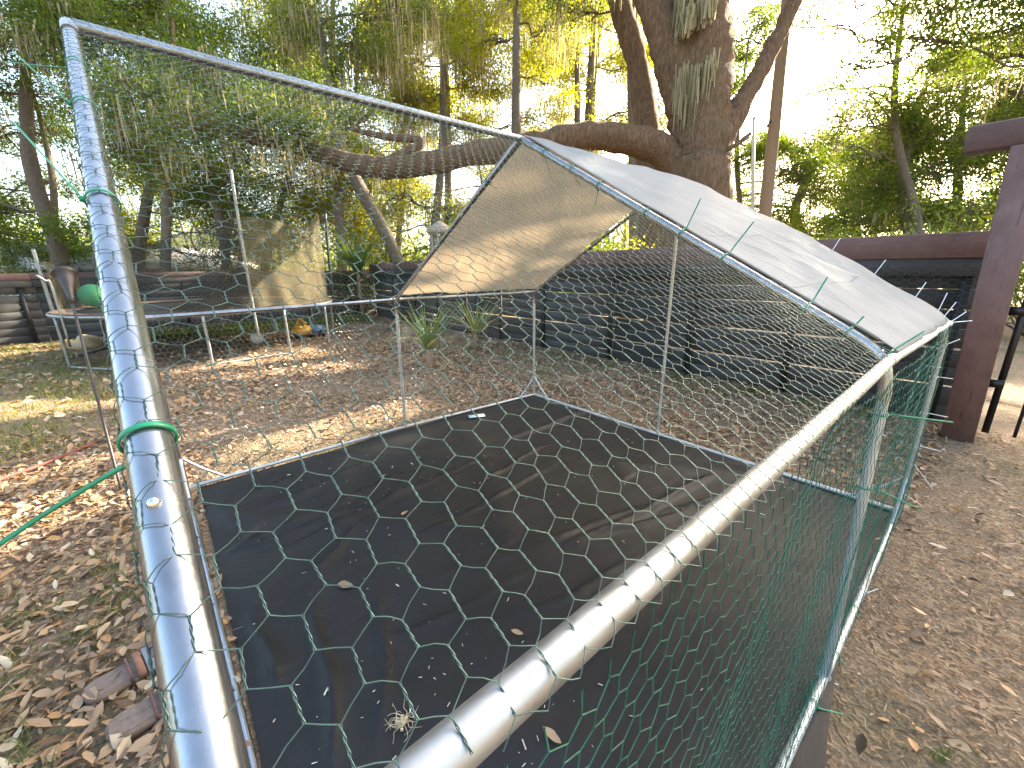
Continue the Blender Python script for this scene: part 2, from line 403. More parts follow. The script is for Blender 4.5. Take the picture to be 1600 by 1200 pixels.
# ------------------------------------------------------------------ fences
def fence(name, label, A, B, height, studs, board_h=.156, gap=.010, nboard=9, seclen=3.6, side=1, wire=None, cap_h=.20):
    root = empty(name, label, 'fence')
    A = np.array((*A, 0.0)); B = np.array((*B, 0.0)); d = nrm(B - A); n = np.array((-d[1], d[0], 0)) * side   # n points to the yard
    Ltot = np.linalg.norm(B - A); r = np.random.default_rng(len(name) + int(Ltot * 10))
    cuts = [0]; 
    while cuts[-1] < Ltot - .1: cuts.append(min(Ltot, cuts[-1] + seclen))
    if cuts[-1] - cuts[-2] < .8: cuts.pop(-2)
    z = -.02
    for k in range(nboard):
        for a, b in zip(cuts[:-1], cuts[1:]):
            oz = r.normal() * .004; oy = r.normal() * .004
            g2 = gap * r.uniform(.3, 1.5)
            p = A + d * (a + .003) + n * oy; q = A + d * (b - .003) + n * (oy + r.normal() * .004)
            hh = board_h - g2 + gap
            V, F = beam(p + (0, 0, z + hh / 2 + oz), q + (0, 0, z + hh / 2 + oz + r.normal() * .004), .022, hh, bev=.003)
            MB().add(V, F).build('board', M['black_board'], root)
        z += board_h + gap
    for s in studs:
        p = A + d * s + n * (.011 + .026)
        V, F = box(p + (0, 0, (height - .22) / 2 - .02), (.06, .05, height - .22 - .01), np.stack([d, n, (0, 0, 1.0)], 1))
        MB().add(V, F).build('stud', M['stud'], root)
    zc = height - cap_h / 2
    for a, b in zip(cuts[:-1], cuts[1:]):          # black band under the cap, then the brown cap boards
        p = A + d * (a + .004) + n * .078; q = A + d * (b - .004) + n * .078
        V, F = beam(p + (0, 0, height - cap_h - .075), q + (0, 0, height - cap_h - .075), .03, .14, bev=.004)
        MB().add(V, F).build('upper_rail', M['black_board'], root)
        V, F = beam(p + n * .012 + (0, 0, zc), q + n * .012 + (0, 0, zc + r.normal() * .006), .038, cap_h, bev=.005)
        MB().add(V, F).build('cap_board', M['brown'], root)
    return root
F_RIGHT = fence('board_fence', 'black board fence with brown cap rail behind the wire pen', (1.60, 5.14), (-10.9, 5.14), 1.585,
                [.16, 1.33, 2.44, 3.66, 5.1, 6.3, 7.5, 8.7, 9.9, 11.1], side=1)
F_LEFT = fence('board_fence', 'black board fence with brown cap rail behind the trampoline', (-11.35, 5.3), (-11.35, -7.5), 1.40,
               [.6, 2.0, 3.4, 4.8, 6.2, 7.4, 8.6, 9.9, 11.2], side=1, nboard=8, cap_h=.13)

# ------------------------------------------------------------------ wire netting
def pt_in_poly(u, v, poly):
    ok = np.ones(u.shape, bool); poly = np.asarray(poly, float)
    area = sum(poly[i][0] * poly[(i + 1) % len(poly)][1] - poly[(i + 1) % len(poly)][0] * poly[i][1] for i in range(len(poly)))
    for i in range(len(poly)):
        a, b = poly[i], poly[(i + 1) % len(poly)]
        cr = (b[0] - a[0]) * (v - a[1]) - (b[1] - a[1]) * (u - a[0])
        ok &= (cr >= 0) if area > 0 else (cr <= 0)
    return ok

def netting(name, poly3, vdir, mat, parent, s=.0172, r=.00034, rt=.00056, warp=.006, fine=False, seed=1, jit=.0009, label=None, wrap=None):
    """hexagonal netting over a flat polygon; vdir is the direction of the twists"""
    P = np.asarray(poly3, float); O = P[0]; Vd = nrm(vdir); nn = np.zeros(3)
    for i in range(1, len(P) - 1): nn += np.cross(P[i] - O, P[i + 1] - O)
    Nn = nrm(nn); Vd = nrm(Vd - Nn * Vd.dot(Nn)); U = np.cross(Vd, Nn)
    uv = np.stack([(P - O) @ U, (P - O) @ Vd], 1); lo = uv.min(0) - .05; hi = uv.max(0) + .05
    wx = math.sqrt(3) * s; r_ = np.random.default_rng(seed)
    nu = int((hi[0] - lo[0]) / wx) + 2; nv = int((hi[1] - lo[1]) / (1.6 * s)) + 2
    I, J = np.meshgrid(np.arange(nu), np.arange(nv), indexing='ij')
    bu = lo[0] + (I + .5 * (J % 2)) * wx; TL = 1.07 * s; bv = lo[1] + J * (TL + .53 * s)
    ph = r_.uniform(0, 6.28, 8); k = r_.uniform(2.0, 9.0, 8)
    def place(u, v):
        du = .004 * np.sin(k[0] * u + 3 * v + ph[0]) + .003 * np.sin(k[1] * v * 1.5 + ph[1]) + r_.normal(size=u.shape) * jit
        dv = .004 * np.sin(k[2] * v + 2 * u + ph[2]) + .003 * np.sin(k[3] * u * 1.5 + ph[3]) + r_.normal(size=u.shape) * jit
        w = warp * (.6 * np.sin(k[4] * u + ph[4]) * np.sin(k[5] * v + ph[5]) + .4 * np.sin(2.2 * k[6] * u + 1.7 * k[7] * v + ph[6])) + r_.normal(size=u.shape) * jit * .8
        return O + (u + du)[..., None] * U + (v + dv)[..., None] * Vd + w[..., None] * Nn
    B = place(bu, bv); T = place(bu, bv + TL)
    W = wrap if wrap is not None else (lambda P: P)
    ins_t = pt_in_poly(bu, bv + TL / 2, uv)
    mb = MB()
    A0, B0 = B[ins_t], T[ins_t]
    if not fine:
        mb.add(*prisms(A0, B0, rt))
    else:
        m = len(A0); d = B0 - A0; ln = np.linalg.norm(d, axis=1)[:, None]; t = d / ln
        ref = np.cross(t, Nn); ref /= np.linalg.norm(ref, axis=1)[:, None]; K = 6
        for strand in (0, 1):
            prev = None
            for q in range(K + 1):
                a = q / K * 2 * np.pi * 1.5 + strand * np.pi; f = q / K
                am = .00055
                pt = W(A0 + d * f) + am * (math.cos(a) * ref + math.sin(a) * Nn)
                if prev is not None: mb.add(*prisms(prev, pt, .00048))
                prev = pt
    # diagonals to the next row
    for sgn in (0, 1):
        j = J[:, :-1]; i2 = I[:, :-1] + (j % 2) - 1 + sgn
        ok = (i2 >= 0) & (i2 < nu); i2c = np.clip(i2, 0, nu - 1)
        A1 = T[:, :-1]; B1 = B[i2c, j + 1]
        mu = (bu[:, :-1] + bu[i2c, j + 1]) / 2; mv = bv[:, :-1] + TL + .26 * s
        ok &= pt_in_poly(mu, mv, uv)
        a1, b1 = A1[ok], B1[ok]
        if fine:      # slightly bowed wires
            mid = (a1 + b1) / 2 + r_.normal(size=a1.shape) * .0005
            q1, q3 = (a1 + mid) / 2, (mid + b1) / 2
            for u_, v_ in ((a1, q1), (q1, mid), (mid, q3), (q3, b1)): mb.add(*prisms(W(u_), W(v_), r))
        else: mb.add(*prisms(a1, b1, r))
    o = mb.build(name, mat, parent, smooth=True, kind='stuff')
    if label: o['label'] = label
    return o

# wire stapled to the right end of the fence
netting('wire_netting', [(1.55, 5.02, .3), (.2, 5.02, .3), (.2, 5.02, 1.34), (1.55, 5.02, 1.34)], (1, 0, 0), M['wire_pale'], F_RIGHT, s=.030, r=.0009, rt=.0012, seed=9)

# ------------------------------------------------------------------ the wire pen
PEN = empty('wire_pen', 'walk-in galvanised pipe pen with green wire netting and a tarpaulin over its far half', 'pen')
Y0, Y1, Y2 = -.012, 1.474, 2.946
N_ = dict(R0=(0, -.025, 1.940), R1=(.003, 1.480, 1.940), R2=(0, 2.946, 1.935), L0=(-1.5, -.075, 1.10), L1=(-1.506, 1.466, 1.118), L2=(-1.478, 2.970, 1.115),
          E0=(1.50, 0, 1.096), E1=(1.485, 1.473, 1.097), E2=(1.501, 2.942, 1.052), C=(-1.5, -.065, .018), ML=(-1.518, 1.458, .025), A=(-1.470, 2.966, .016),
          D=(1.5, 0, .018), MR=(1.510, 1.480, .018), B=(1.505, 2.938, .016))
N_ = {k: np.array(v, float) for k, v in N_.items()}
def lerp(a, b, t): return np.asarray(a) * (1 - t) + np.asarray(b) * t
def pipe(name, pts, r, mat='pipe', n=20, m=0):
    P = catmull(pts, m) if m else np.asarray(pts, float)
    o = MB().add(*tube(P, r, n)).build(name, M[mat], PEN, smooth=True)
    o.data.set_sharp_from_angle(angle=math.radians(40)); return o
RP = .0150
def sag(a, b, dz=0, dx=0, k=9):
    t = np.linspace(0, 1, k); P = np.array([lerp(a, b, x) for x in t]); w = 4 * t * (1 - t)
    P[:, 2] -= dz * w; P[:, 0] += dx * w; return P
pipe('ridge_pipe', sag(lerp(N_['R0'], N_['R1'], .006), N_['R1'], .004), RP)
pipe('ridge_pipe', sag(N_['R1'] + (0, .02, 0), N_['R2'], .003), RP)
pipe('rafter', sag(N_['R0'], lerp(N_['R0'], N_['E0'], 1.0), .0), .0133, n=32)
pipe('rafter', sag(N_['R0'], lerp(N_['R0'], N_['L0'], .95)), RP)
for r_, e_, l_ in (('R1', 'E1', 'L1'), ('R2', 'E2', 'L2')):
    pipe('rafter', sag(lerp(N_[r_], N_[e_], .02), lerp(N_[r_], N_[e_], .95)), RP)
    pipe('rafter', sag(lerp(N_[r_], N_[l_], .02), lerp(N_[r_], N_[l_], .95)), RP * .95)
for a, b in (('E0', 'E1'), ('E1', 'E2')): pipe('eave_rail', sag(lerp(N_[a], N_[b], .012), lerp(N_[a], N_[b], .985), .003), .0134, 'pipe_dull', 28)
for a, b in (('L0', 'L1'), ('L1', 'L2')): pipe('eave_rail', sag(lerp(N_[a], N_[b], .012), lerp(N_[a], N_[b], .985), .002), .0135)
for e_, d_, r_ in (('E0', 'D', 'R0'), ('E1', 'MR', 'R1'), ('E2', 'B', 'R2'), ('L0', 'C', 'R0'), ('L1', 'ML', 'R1'), ('L2', 'A', 'R2')):
    e, d, rr = N_[e_], N_[d_], N_[r_]
    pipe('post', sag(lerp(e, d, .10), d, 0), .0135, 'pipe_pale' if e_ != 'L0' else 'pipe')
    u = nrm(rr - e); v = nrm(d - e)                 # the bent elbow that joins rafter and post
    ks = np.linspace(-1, 1, 13); pts = []
    for k in ks:
        a = .115
        if k < 0: pts.append(e + u * a * (-k) + (u + v) * .018 * (1 - abs(k)) ** 2)
        else: pts.append(e + v * a * k + (u + v) * .018 * (1 - abs(k)) ** 2)
    pipe('elbow_joint', pts if e_ != 'E0' else pts[4:], .0158 if e_ != 'E0' else .0138, n=24)
    if e_ != 'E0': pipe('rail_socket', [e + (0, -.05, 0), e + (0, .05, 0)], .0152, 'pipe_dull')
for r_ in ('R0', 'R1', 'R2'):
    e, l = (N_['E' + r_[1]], N_['L' + r_[1]]); c = N_[r_]
    pipe('ridge_joint', [c + nrm(e - c) * .10, c + nrm(e - c) * .03 + (0, 0, -.001), c + (0, 0, -.004), c + nrm(l - c) * .03 + (0, 0, -.001), c + nrm(l - c) * .10], (.0165 if r_ == 'R0' else .0168), n=24, m=4)
for a, b in (('A', 'ML'), ('ML', 'C'), ('C', 'D'), ('D', 'MR'), ('MR', 'B'), ('B', 'A')):
    pipe('base_rail', sag(N_[a], N_[b], .0, 0), .0125, 'pipe_pale' if a != 'C' else 'pipe')
pipe('back_post', [(.030, 2.95, .02), (.032, 2.955, 1.0), (.040, 2.948, 1.915)], .0115, 'pipe_pale')
for k_, dirs in (('A', ((1, 0), (0, -1))), ('B', ((-1, 0), (0, -1))), ('C', ((1, 0), (0, 1)))):
    for dx, dy in dirs:
        c = N_[k_]; pipe('corner_brace', [c + (.012 * dx, .012 * dy, .20), c + (.09 * dx, .09 * dy, .11), c + (.20 * dx, .20 * dy, .012)], .0085, 'pipe_pale', 10, 4)
# bolts and a swaged ring on the near rafter
dr = nrm(N_['E0'] - N_['R0']); ups = nrm(np.cross(dr, (0, 1, 0))); ups = ups if ups[2] > 0 else -ups
def on_rafter(t): return lerp(N_['R0'], N_['E0'], t)
def bolt(c, d, r=.0030):
    d = nrm(d); P = [c, c + d * .0012, c + d * .0030, c + d * .0042]
    V, F = tube(P, [r * 1.25, r * 1.25, r, r * .55], 12)
    o = MB().add(V, F).build('bolt', M['zinc'], PEN, smooth=True)
for t in (.885,): bolt(on_rafter(t) + nrm(ups + (0, -.15, 0)) * .0131, nrm(ups + (0, -.15, 0)))
bolt(N_['R1'] + (.04, -.018, -.02), (0, -1, 0)); bolt(N_['E1'] + (-.02, -.016, .02), (0, -1, 0))
# netting panels, stretched outside the pipes
off_r = nrm(np.cross(N_['R1'] - N_['R0'], N_['E0'] - N_['R0'])); off_r = off_r if off_r[2] > 0 else -off_r
off_l = nrm(np.cross(N_['L0'] - N_['R0'], N_['R1'] - N_['R0'])); off_l = off_l if off_l[2] > 0 else -off_l
g = .0165
def wrap_rafter(P):
    """the edge of the netting is bent round the near rafter"""
    a, b = N_['R0'], N_['E0']; d = nrm(b - a); sh = P.shape; Q = P.reshape(-1, 3); t = (Q - a) @ d; ax = a + t[:, None] * d
    dy = ax[:, 1] - Q[:, 1]; R = g - .0012; th = np.clip(dy / R, 0, 2.6); W = ax + off_r * (R * np.cos(th))[:, None] + np.array((0, -1.0, 0)) * (R * np.sin(th))[:, None]
    return np.where((dy > 0)[:, None], W, Q).reshape(sh)
down_r = N_['E0'] - N_['R0']; down_l = N_['L0'] - N_['R0']
ext = lerp(N_['R0'], N_['E0'], 1.007)
netting('wire_netting', [N_['R0'] + off_r * g + (0, -.036, 0), N_['R1'] + off_r * g + (0, .02, 0), lerp(N_['R1'], N_['E1'], 1.007) + off_r * g + (0, .02, 0), ext + off_r * g + (0, -.036, 0)],
        down_r, M['wire'], PEN, fine=True, r=.00042, warp=.002, seed=3, wrap=wrap_rafter)
netting('wire_netting', [N_['R1'] + off_r * g, N_['R2'] + off_r * g, N_['E2'] + off_r * g, N_['E1'] + off_r * g], down_r, M['wire'], PEN, seed=4, warp=.003)
netting('wire_netting', [N_['R0'] + off_l * g, N_['R1'] + off_l * g, N_['L1'] + off_l * g, N_['L0'] + off_l * g], down_l, M['wire_pale'], PEN, seed=5, r=.00028, rt=.00046)
netting('wire_netting', [N_['R1'] + off_l * g, N_['R2'] + off_l * g, N_['L2'] + off_l * g, N_['L1'] + off_l * g], down_l, M['wire'], PEN, seed=6, warp=.003)
netting('wire_netting', [N_['E0'] + (g, -.02, .012), N_['E2'] + (g, .02, .012), N_['B'] + (g, .02, -.01), N_['D'] + (g, -.02, -.01)], (0, 0, 1), M['wire_green'], PEN, seed=7, warp=.012, r=.00052, rt=.0008)
netting('wire_netting', [N_['L0'] + (-g, 0, 0), N_['L2'] + (-g, .02, 0), N_['A'] + (-g, .02, -.01), N_['C'] + (-g, 0, -.01)], (0, 0, 1), M['wire_sunlit'], PEN, seed=8, warp=.010)
netting('wire_netting', [N_['L2'] + (0, g, 0), N_['R2'] + (0, g, 0), N_['E2'] + (0, g, 0), N_['B'] + (0, g, -.01), N_['A'] + (0, g, -.01)], (0, 0, 1), M['wire_pale'], PEN, seed=10, warp=.010, r=.00030, rt=.0005)

# tarpaulin over the far half
def tarp():
    nu, nv = 130, 130
    # profile across: left eave -> ridge -> right eave ; v along the ridge
    sv = np.linspace(0, 1, nv)
    V = np.zeros((nu, nv, 3)); r_ = np.random.default_rng(4)
    for i in range(nu):
        s = i / (nu - 1) * 2 - 1                       # -1 left eave, 0 ridge, +1 right eave
        a = abs(s)
        for j, v in enumerate(sv):
            y = (Y1 + .006) + v * (Y2 - Y1 + .055)
            e1, e2 = (N_['E1'], N_['E2']) if s > 0 else (N_['L1'], N_['L2'])
            e = lerp(e1, e2, v); rr = lerp(N_['R1'], N_['R2'], v)
            off = off_r if s > 0 else off_l
            reach = 1.0 if s > 0 else .985
            p = lerp(rr, e, a * reach)
            p = np.array((p[0], y, p[2]))
            if s > 0: y_in = .016 * math.sin(math.pi * min(1, a * 1.02)) * (1 - v) ** 2 * 1.0; p[1] += y_in
            soft = math.exp(-(s / .05) ** 2)
            h = .021 - .004 * soft + .012 * math.sin(math.pi * a) * math.sin(math.pi * v) + .028 * math.sin(math.pi * min(1, a * 1.05)) * v ** 1.5
            h += .006 * math.sin(9 * a + 4 * v) * math.sin(5 * v + 1) + .004 * math.sin(23 * a - 17 * v + (3 if s > 0 else 0)) * math.sin(7 * v) + .0025 * math.sin(41 * a + 22 * v)
            fold = math.sin(14 * (a - .35 * v) + 1.5 * math.sin(6 * v)); h += .008 * max(0, fold) ** 3 + .009 * (.5 + .5 * math.sin(5 * v + 7 * a)) * max(0, math.sin(31 * (a + .5 * v) + 2 * math.sin(5 * a))) ** 4 + .003 * max(0, math.sin(7 * a + 3)) * max(0, math.sin(55 * (v - .3 * a) + 3 * math.sin(4 * v))) ** 5
            if s > 0 and v < .06: h += .005 * math.sin(9 * math.pi * a) * (1 - v / .06)
            if s > 0 and a > .96: h -= .015 * (a - .96) / .04
            h = .021 + (h - .021) * (.25 + .75 * min(1, v / .18))
            p = p + off * h
            if v > .93: p[1] += .010 * math.sin(11 * a + 1)
            V[i, j] = p
    top = V.reshape(-1, 3)
    i, j = np.meshgrid(np.arange(nu - 1), np.arange(nv - 1), indexing='ij')
    F = np.stack([i * nv + j, (i + 1) * nv + j, (i + 1) * nv + j + 1, i * nv + j + 1], -1).reshape(-1, 4)
    o = MB().add(top, F).build('roof_tarpaulin', M['tarp'], PEN, smooth=True)
    o['label'] = 'white tarpaulin over the far half of the pen'
    sm = o.modifiers.new('thick', 'SOLIDIFY'); sm.thickness = .0012; sm.offset = 1
    # rope hem along the near edges
    for sgn, a, b in ((1, 'R1', 'E1'), (-1, 'R1', 'L1')):
        idx = [nu // 2 + sgn * k for k in range(2, nu // 2 - 1, 2)]
        P = np.array([V[q, 0] for q in idx]); MB().add(*tube(P, .0035, 6)).build('tarpaulin_hem', M['tarp'], PEN, smooth=True)
tarp()

# cable ties: a loop round the pipe, a head and a stiff tail
def tie(c, axis, tail, rad, mat='green_plastic', w=.0042, tailw=.0042, headdir=None, curl=0.0, turn=1.0):
    c = np.asarray(c, float); ax = nrm(axis); tl = np.asarray(tail, float); td = nrm(tl - c)
    e1 = nrm(td - ax * td.dot(ax)); e2 = np.cross(ax, e1); mb = MB()
    k = 22; ang = np.linspace(0, 2 * np.pi, k, endpoint=False); V = []
    for a in ang:
        dv = math.cos(a) * e1 + math.sin(a) * e2
        for rr, ww in ((rad, -w / 2), (rad + .0014, -w / 2), (rad + .0014, w / 2), (rad, w / 2)): V.append(c + dv * rr + ax * ww)
    F = []
    for i in range(k):
        for q in range(4): F.append((i * 4 + q, i * 4 + (q + 1) % 4, ((i + 1) % k) * 4 + (q + 1) % 4, ((i + 1) % k) * 4 + q))
    mb.add(np.array(V), np.array(F))
    h = c + e1 * (rad + .002)
    mb.add(*box(h, (.0055, w * 1.6, .006), frame_of(e1, ax)))
    mid = (h + tl) / 2 + ax * curl + np.array((0, 0, -abs(curl)))
    P = catmull([h, mid, tl], 5)
    T = np.gradient(P, axis=0); T /= np.linalg.norm(T, axis=1)[:, None]
    S = np.cross(T, e2); S /= np.linalg.norm(S, axis=1)[:, None]; Nn = np.cross(S, T)
    V = []
    for p, s_, n_ in zip(P, S, Nn):
        for a, b in ((-1, -1), (1, -1), (1, 1), (-1, 1)): V.append(p + s_ * a * tailw / 2 + n_ * b * .0007)
    m = len(P); F = [(i * 4 + q, i * 4 + (q + 1) % 4, (i + 1) * 4 + (q + 1) % 4, (i + 1) * 4 + q) for i in range(m - 1) for q in range(4)]
    mb.add(np.array(V), [np.array(F), np.array([(3, 2, 1, 0)]), np.array([(m * 4 - 4, m * 4 - 3, m * 4 - 2, m * 4 - 1)])])
    return mb.build('cable_tie', M[mat], PEN)
def depth_of(P):
    return float(-(_M.T @ (np.asarray(P, float) - CAM))[2])
def tie_px(c, axis, px, py, rad, mat='green_plastic', dd=0.0, **k):
    return tie(c, axis, AT(px, py, depth_of(c) + dd), rad, mat, **k)
def nearest_t(a, b, px, py):
    best = None
    for t in np.linspace(0, 1, 400):
        P = lerp(a, b, t); q = _M.T @ (P - CAM)
        if -q[2] < .03: continue
        x = 800 + FPX * q[0] / -q[2]; y = 600 - FPX * q[1] / -q[2]; d = (x - px) ** 2 + (y - py) ** 2
        if best is None or d < best[0]: best = (d, t)
    return lerp(a, b, best[1])
ra = (N_['R1'], N_['E1']); axr = ra[1] - ra[0]
for (px, py), (tx, ty) in (((1070, 357), (1095, 310)), ((1132, 402), (1178, 346)), ((1262, 478), (1293, 433)), ((1322, 524), (1350, 494)), ((1385, 556), (1445, 517))):
    tie_px(nearest_t(*ra, px, py), axr, tx, ty, RP + .004)
for (px, py), (tx, ty) in (((853, 236), (860, 272)), ((896, 262), (908, 294)), ((938, 287), (930, 322)), ((1012, 328), (1020, 322))):
    tie_px(nearest_t(*ra, px, py), axr, tx, ty, RP + .004, tailw=.003, dd=.06)
lo = (N_['R1'], N_['L1'])
for px, py in ((765, 285), (690, 375)): tie_px(nearest_t(*lo, px, py), lo[1] - lo[0], px + 12, py + 10, RP + .004, tailw=.003)
po = (N_['E1'], N_['MR']); axp = po[1] - po[0]
for (px, py), (tx, ty) in (((1393, 652), (1489, 660)), ((1362, 763), (1440, 797))):
    tie_px(nearest_t(*po, px, py), axp, tx, ty, .0165, dd=.03)
br_ = (N_['MR'], N_['B']); axb = br_[1] - br_[0]
bd = (N_['D'], N_['MR'])
for seg, (px, py), (tx, ty) in ((br_, (1345, 853), (1402, 893)), (br_, (1322, 945), (1372, 985)), (br_, (1303, 1022), (1334, 1050)), (bd, (1276, 1102), (1318, 1116))):
    tie_px(nearest_t(*seg, px, py), axb, tx, ty, .0155, dd=-.02)
for (px, py), (tx, ty) in (((1375, 842), (1368, 842)), ((1352, 925), (1372, 920)), ((1290, 1066), (1334, 1080)), ((1281, 1075), (1283, 1058))):
    tie_px(nearest_t(*br_, px, py), axb, tx, ty, .0155, 'white_plastic', tailw=.0026, w=.003, dd=.0)
pb = (N_['E2'], N_['B'])
for (px, py), (tx, ty) in (((1478, 540), (1500, 530)), ((1464, 590), (1489, 592)), ((1455, 648), (1481, 652)), ((1444, 700), (1470, 705)), ((1430, 727), (1458, 765)), ((1418, 775), (1440, 790)), ((1470, 575), (1447, 571))):
    tie_px(nearest_t(*pb, px, py), pb[1] - pb[0], tx, ty, .0160, 'white_plastic', tailw=.003, w=.0032)
rb = (N_['R2'], N_['E2'])
for (px, py), (tx, ty) in (((1300, 385), (1313, 372)), ((1365, 422), (1384, 406)), ((1430, 458), (1447, 441)), ((1467, 478), (1480, 458)), ((1475, 488), (1494, 472)), ((1484, 500), (1510, 487)), ((1488, 508), (1519, 501))):
    tie_px(nearest_t(*rb, px, py), rb[1] - rb[0], tx, ty, .0175, 'white_plastic', tailw=.0035)
# near rafter ties
ra0 = (N_['R0'], N_['E0'])
c = nearest_t(*ra0, 240, 684); tie(c, dr, AT(205, 712, depth_of(c) + .01), .0148, w=.0040)
tag_t = MB()
P = catmull([c + nrm(AT(195, 735, depth_of(c)) - c) * .017 + (0, 0, -.012), AT(198, 727, depth_of(c) + .03), AT(90, 790, depth_of(c) + .03), AT(-60, 890, depth_of(c) + .02)], 6)
Vr = []
for p in P:
    for a, b in ((-1, -1), (1, -1), (1, 1), (-1, 1)): Vr.append(p + np.array((0, .35, .94)) * a * .0021 + np.array((0, .94, -.35)) * b * .0008)
m = len(P); Fr = [(i * 4 + q, i * 4 + (q + 1) % 4, (i + 1) * 4 + (q + 1) % 4, (i + 1) * 4 + q) for i in range(m - 1) for q in range(4)]
o = tag_t.add(np.array(Vr), [np.array(Fr), np.array([(3, 2, 1, 0)])]).build('cable_tie_tail', M['green_plastic'], PEN)
for (px, py), (tx, ty) in (((160, 318), (20, 190)), ((128, 102), (-40, 92)), ((124, 170), (20, 80))):
    cc = nearest_t(*ra0, px, py); tie_px(cc, dr, tx, ty, .0148, tailw=.0016, w=.0032, dd=.05)

# ------------------------------------------------------------------ ground cloth in the pen
FOLDS = [(GND(*a)[:2], GND(*b)[:2], w, h) for a, b, w, h in (
    ((350, 868), (640, 742), .016, .022), ((385, 858), (560, 800), .014, .016), ((470, 850), (700, 738), .014, .018), ((430, 790), (600, 715), .016, .018), ((560, 800), (760, 720), .013, .016),
    ((770, 695), (935, 640), .014, .020), ((640, 850), (860, 735), .012, .012), ((900, 850), (1110, 752), .016, .020), ((960, 830), (1180, 770), .012, .010), ((520, 1190), (500, 960), .018, .020),
    ((590, 1150), (600, 930), .014, .010), ((330, 800), (480, 745), .018, .020), ((700, 900), (1000, 800), .014, .010), ((1050, 800), (1240, 750), .014, .014), ((430, 1100), (400, 960), .014, .014), ((480, 905), (560, 830), .012, .014), ((740, 760), (850, 700), .012, .014), ((820, 960), (1000, 880), .014, .012), ((620, 1000), (830, 900), .012, .010))]
FOLDS = [(a, b, w, h * 2.1) for a, b, w, h in FOLDS]
def cloth_z(x, y):
    x = np.asarray(x, float); y = np.asarray(y, float); w = cloth_w(x, y)
    for a, b, wd, h in FOLDS:
        d = b - a; L2 = d @ d; t = ((x - a[0]) * d[0] + (y - a[1]) * d[1]) / L2; nx = (x - a[0]) * -d[1] + (y - a[1]) * d[0]; nx = nx / math.sqrt(L2) + .02 * np.sin(5 * t)
        w = w + h * np.exp(-np.abs(nx) / wd) * np.clip(np.minimum(t + .1, 1.1 - t) * 4, 0, 1)
    return w
def cloth_w(x, y):
    w = .010 + .006 * np.sin(3.0 * x + 1.3 * y) * np.sin(1.7 * y)
    s1 = 2.9 * x - 4.2 * y; w = w + .011 * np.maximum(0, np.sin(s1 * 1.3 + 1.2 * np.sin(1.1 * x + .6))) ** 6
    s2 = 1.2 * x + 5.5 * y; w = w + .010 * np.maximum(0, np.sin(s2 * 1.1 + 1.5 * np.sin(1.6 * x))) ** 8 * (x < .3)
    w = w + .008 * np.maximum(0, np.sin(7.5 * x + 1.1 * np.sin(2 * y) + 2)) ** 6 * np.clip((.9 - y) / .9, 0, 1) * np.clip((x + .4), 0, 1)
    return w
def ground_cloth():
    n = 210; xs = np.linspace(-1.495, 1.64, n); ys = np.linspace(.0, 2.95, n); X, Y = np.meshgrid(xs, ys, indexing='ij')
    X = X + np.clip((X - 1.4) / .24, 0, 1) * .05 * np.sin(2.5 * Y + .3)
    X = np.where(X > 1.45, 1.45 + (X - 1.45) * np.clip(1.25 - Y / 2.2, .12, 1.25), X)
    Z = np.maximum(cloth_z(X, Y), gz(X, Y) + .003)
    edge = np.minimum(np.minimum(X + 1.495, Y), 2.95 - Y); f_ = np.clip(edge / .09, 0, 1); Z = np.maximum(Z * f_, gz(X, Y) + .002)
    i, j = np.meshgrid(np.arange(n - 1), np.arange(n - 1), indexing='ij')
    F = np.stack([i * n + j, (i + 1) * n + j, (i + 1) * n + j + 1, i * n + j + 1], -1).reshape(-1, 4)
    o = MB().add(np.stack([X, Y, Z], -1), F).build('ground_cloth', M['cloth'], smooth=True)
    tag(o, 'black fabric sheet spread over the floor of the wire pen', 'ground cloth')
    c = GND(745, 651, .02); c[2] = cloth_z(c[0], c[1]) + .006
    lab = MB().add(*box(c, (.15, .075, .0012), rotz(1.15))).build('paper_label', M['paper'], o); lab['label'] = 'pale blue paper label on the black sheet'
    MB().add(*box(c + (.02, .01, .0012), (.06, .05, .001), rotz(1.15))).build('label_print', M['white_plastic'], lab)
    # specks of dust and bark
    r_ = np.random.default_rng(5); m = 240; x = r_.uniform(-1.3, 1.4, m); y = r_.uniform(.05, 2.8, m)
    x[:90] = np.clip(.85 + r_.normal(size=90) * .25, -1, 1.38); y[:90] = np.clip(.45 + r_.normal(size=90) * .22, .05, 2.8)
    x[90:130] = -.6 + r_.normal(size=40) * .4; y[90:130] = .9 + r_.normal(size=40) * .3
    sz = r_.uniform(.0010, .0026, m) * np.where(r_.random(m) < .07, 2.0, 1); a = r_.uniform(0, 6.28, m); z = cloth_z(x, y) + .003
    dv = np.stack([np.cos(a), np.sin(a), np.zeros(m)], 1); c = np.stack([x, y, z], 1); ln = sz * r_.uniform(1, 4, m)
    V, F = prisms(c - dv * ln[:, None], c + dv * ln[:, None], sz * .6)
    tag(struct(MB().add(V, F).build('bark_specks', M['bits']), 'stuff'), 'pale specks of bark scattered on the black sheet', 'debris')
    return o
ground_cloth()
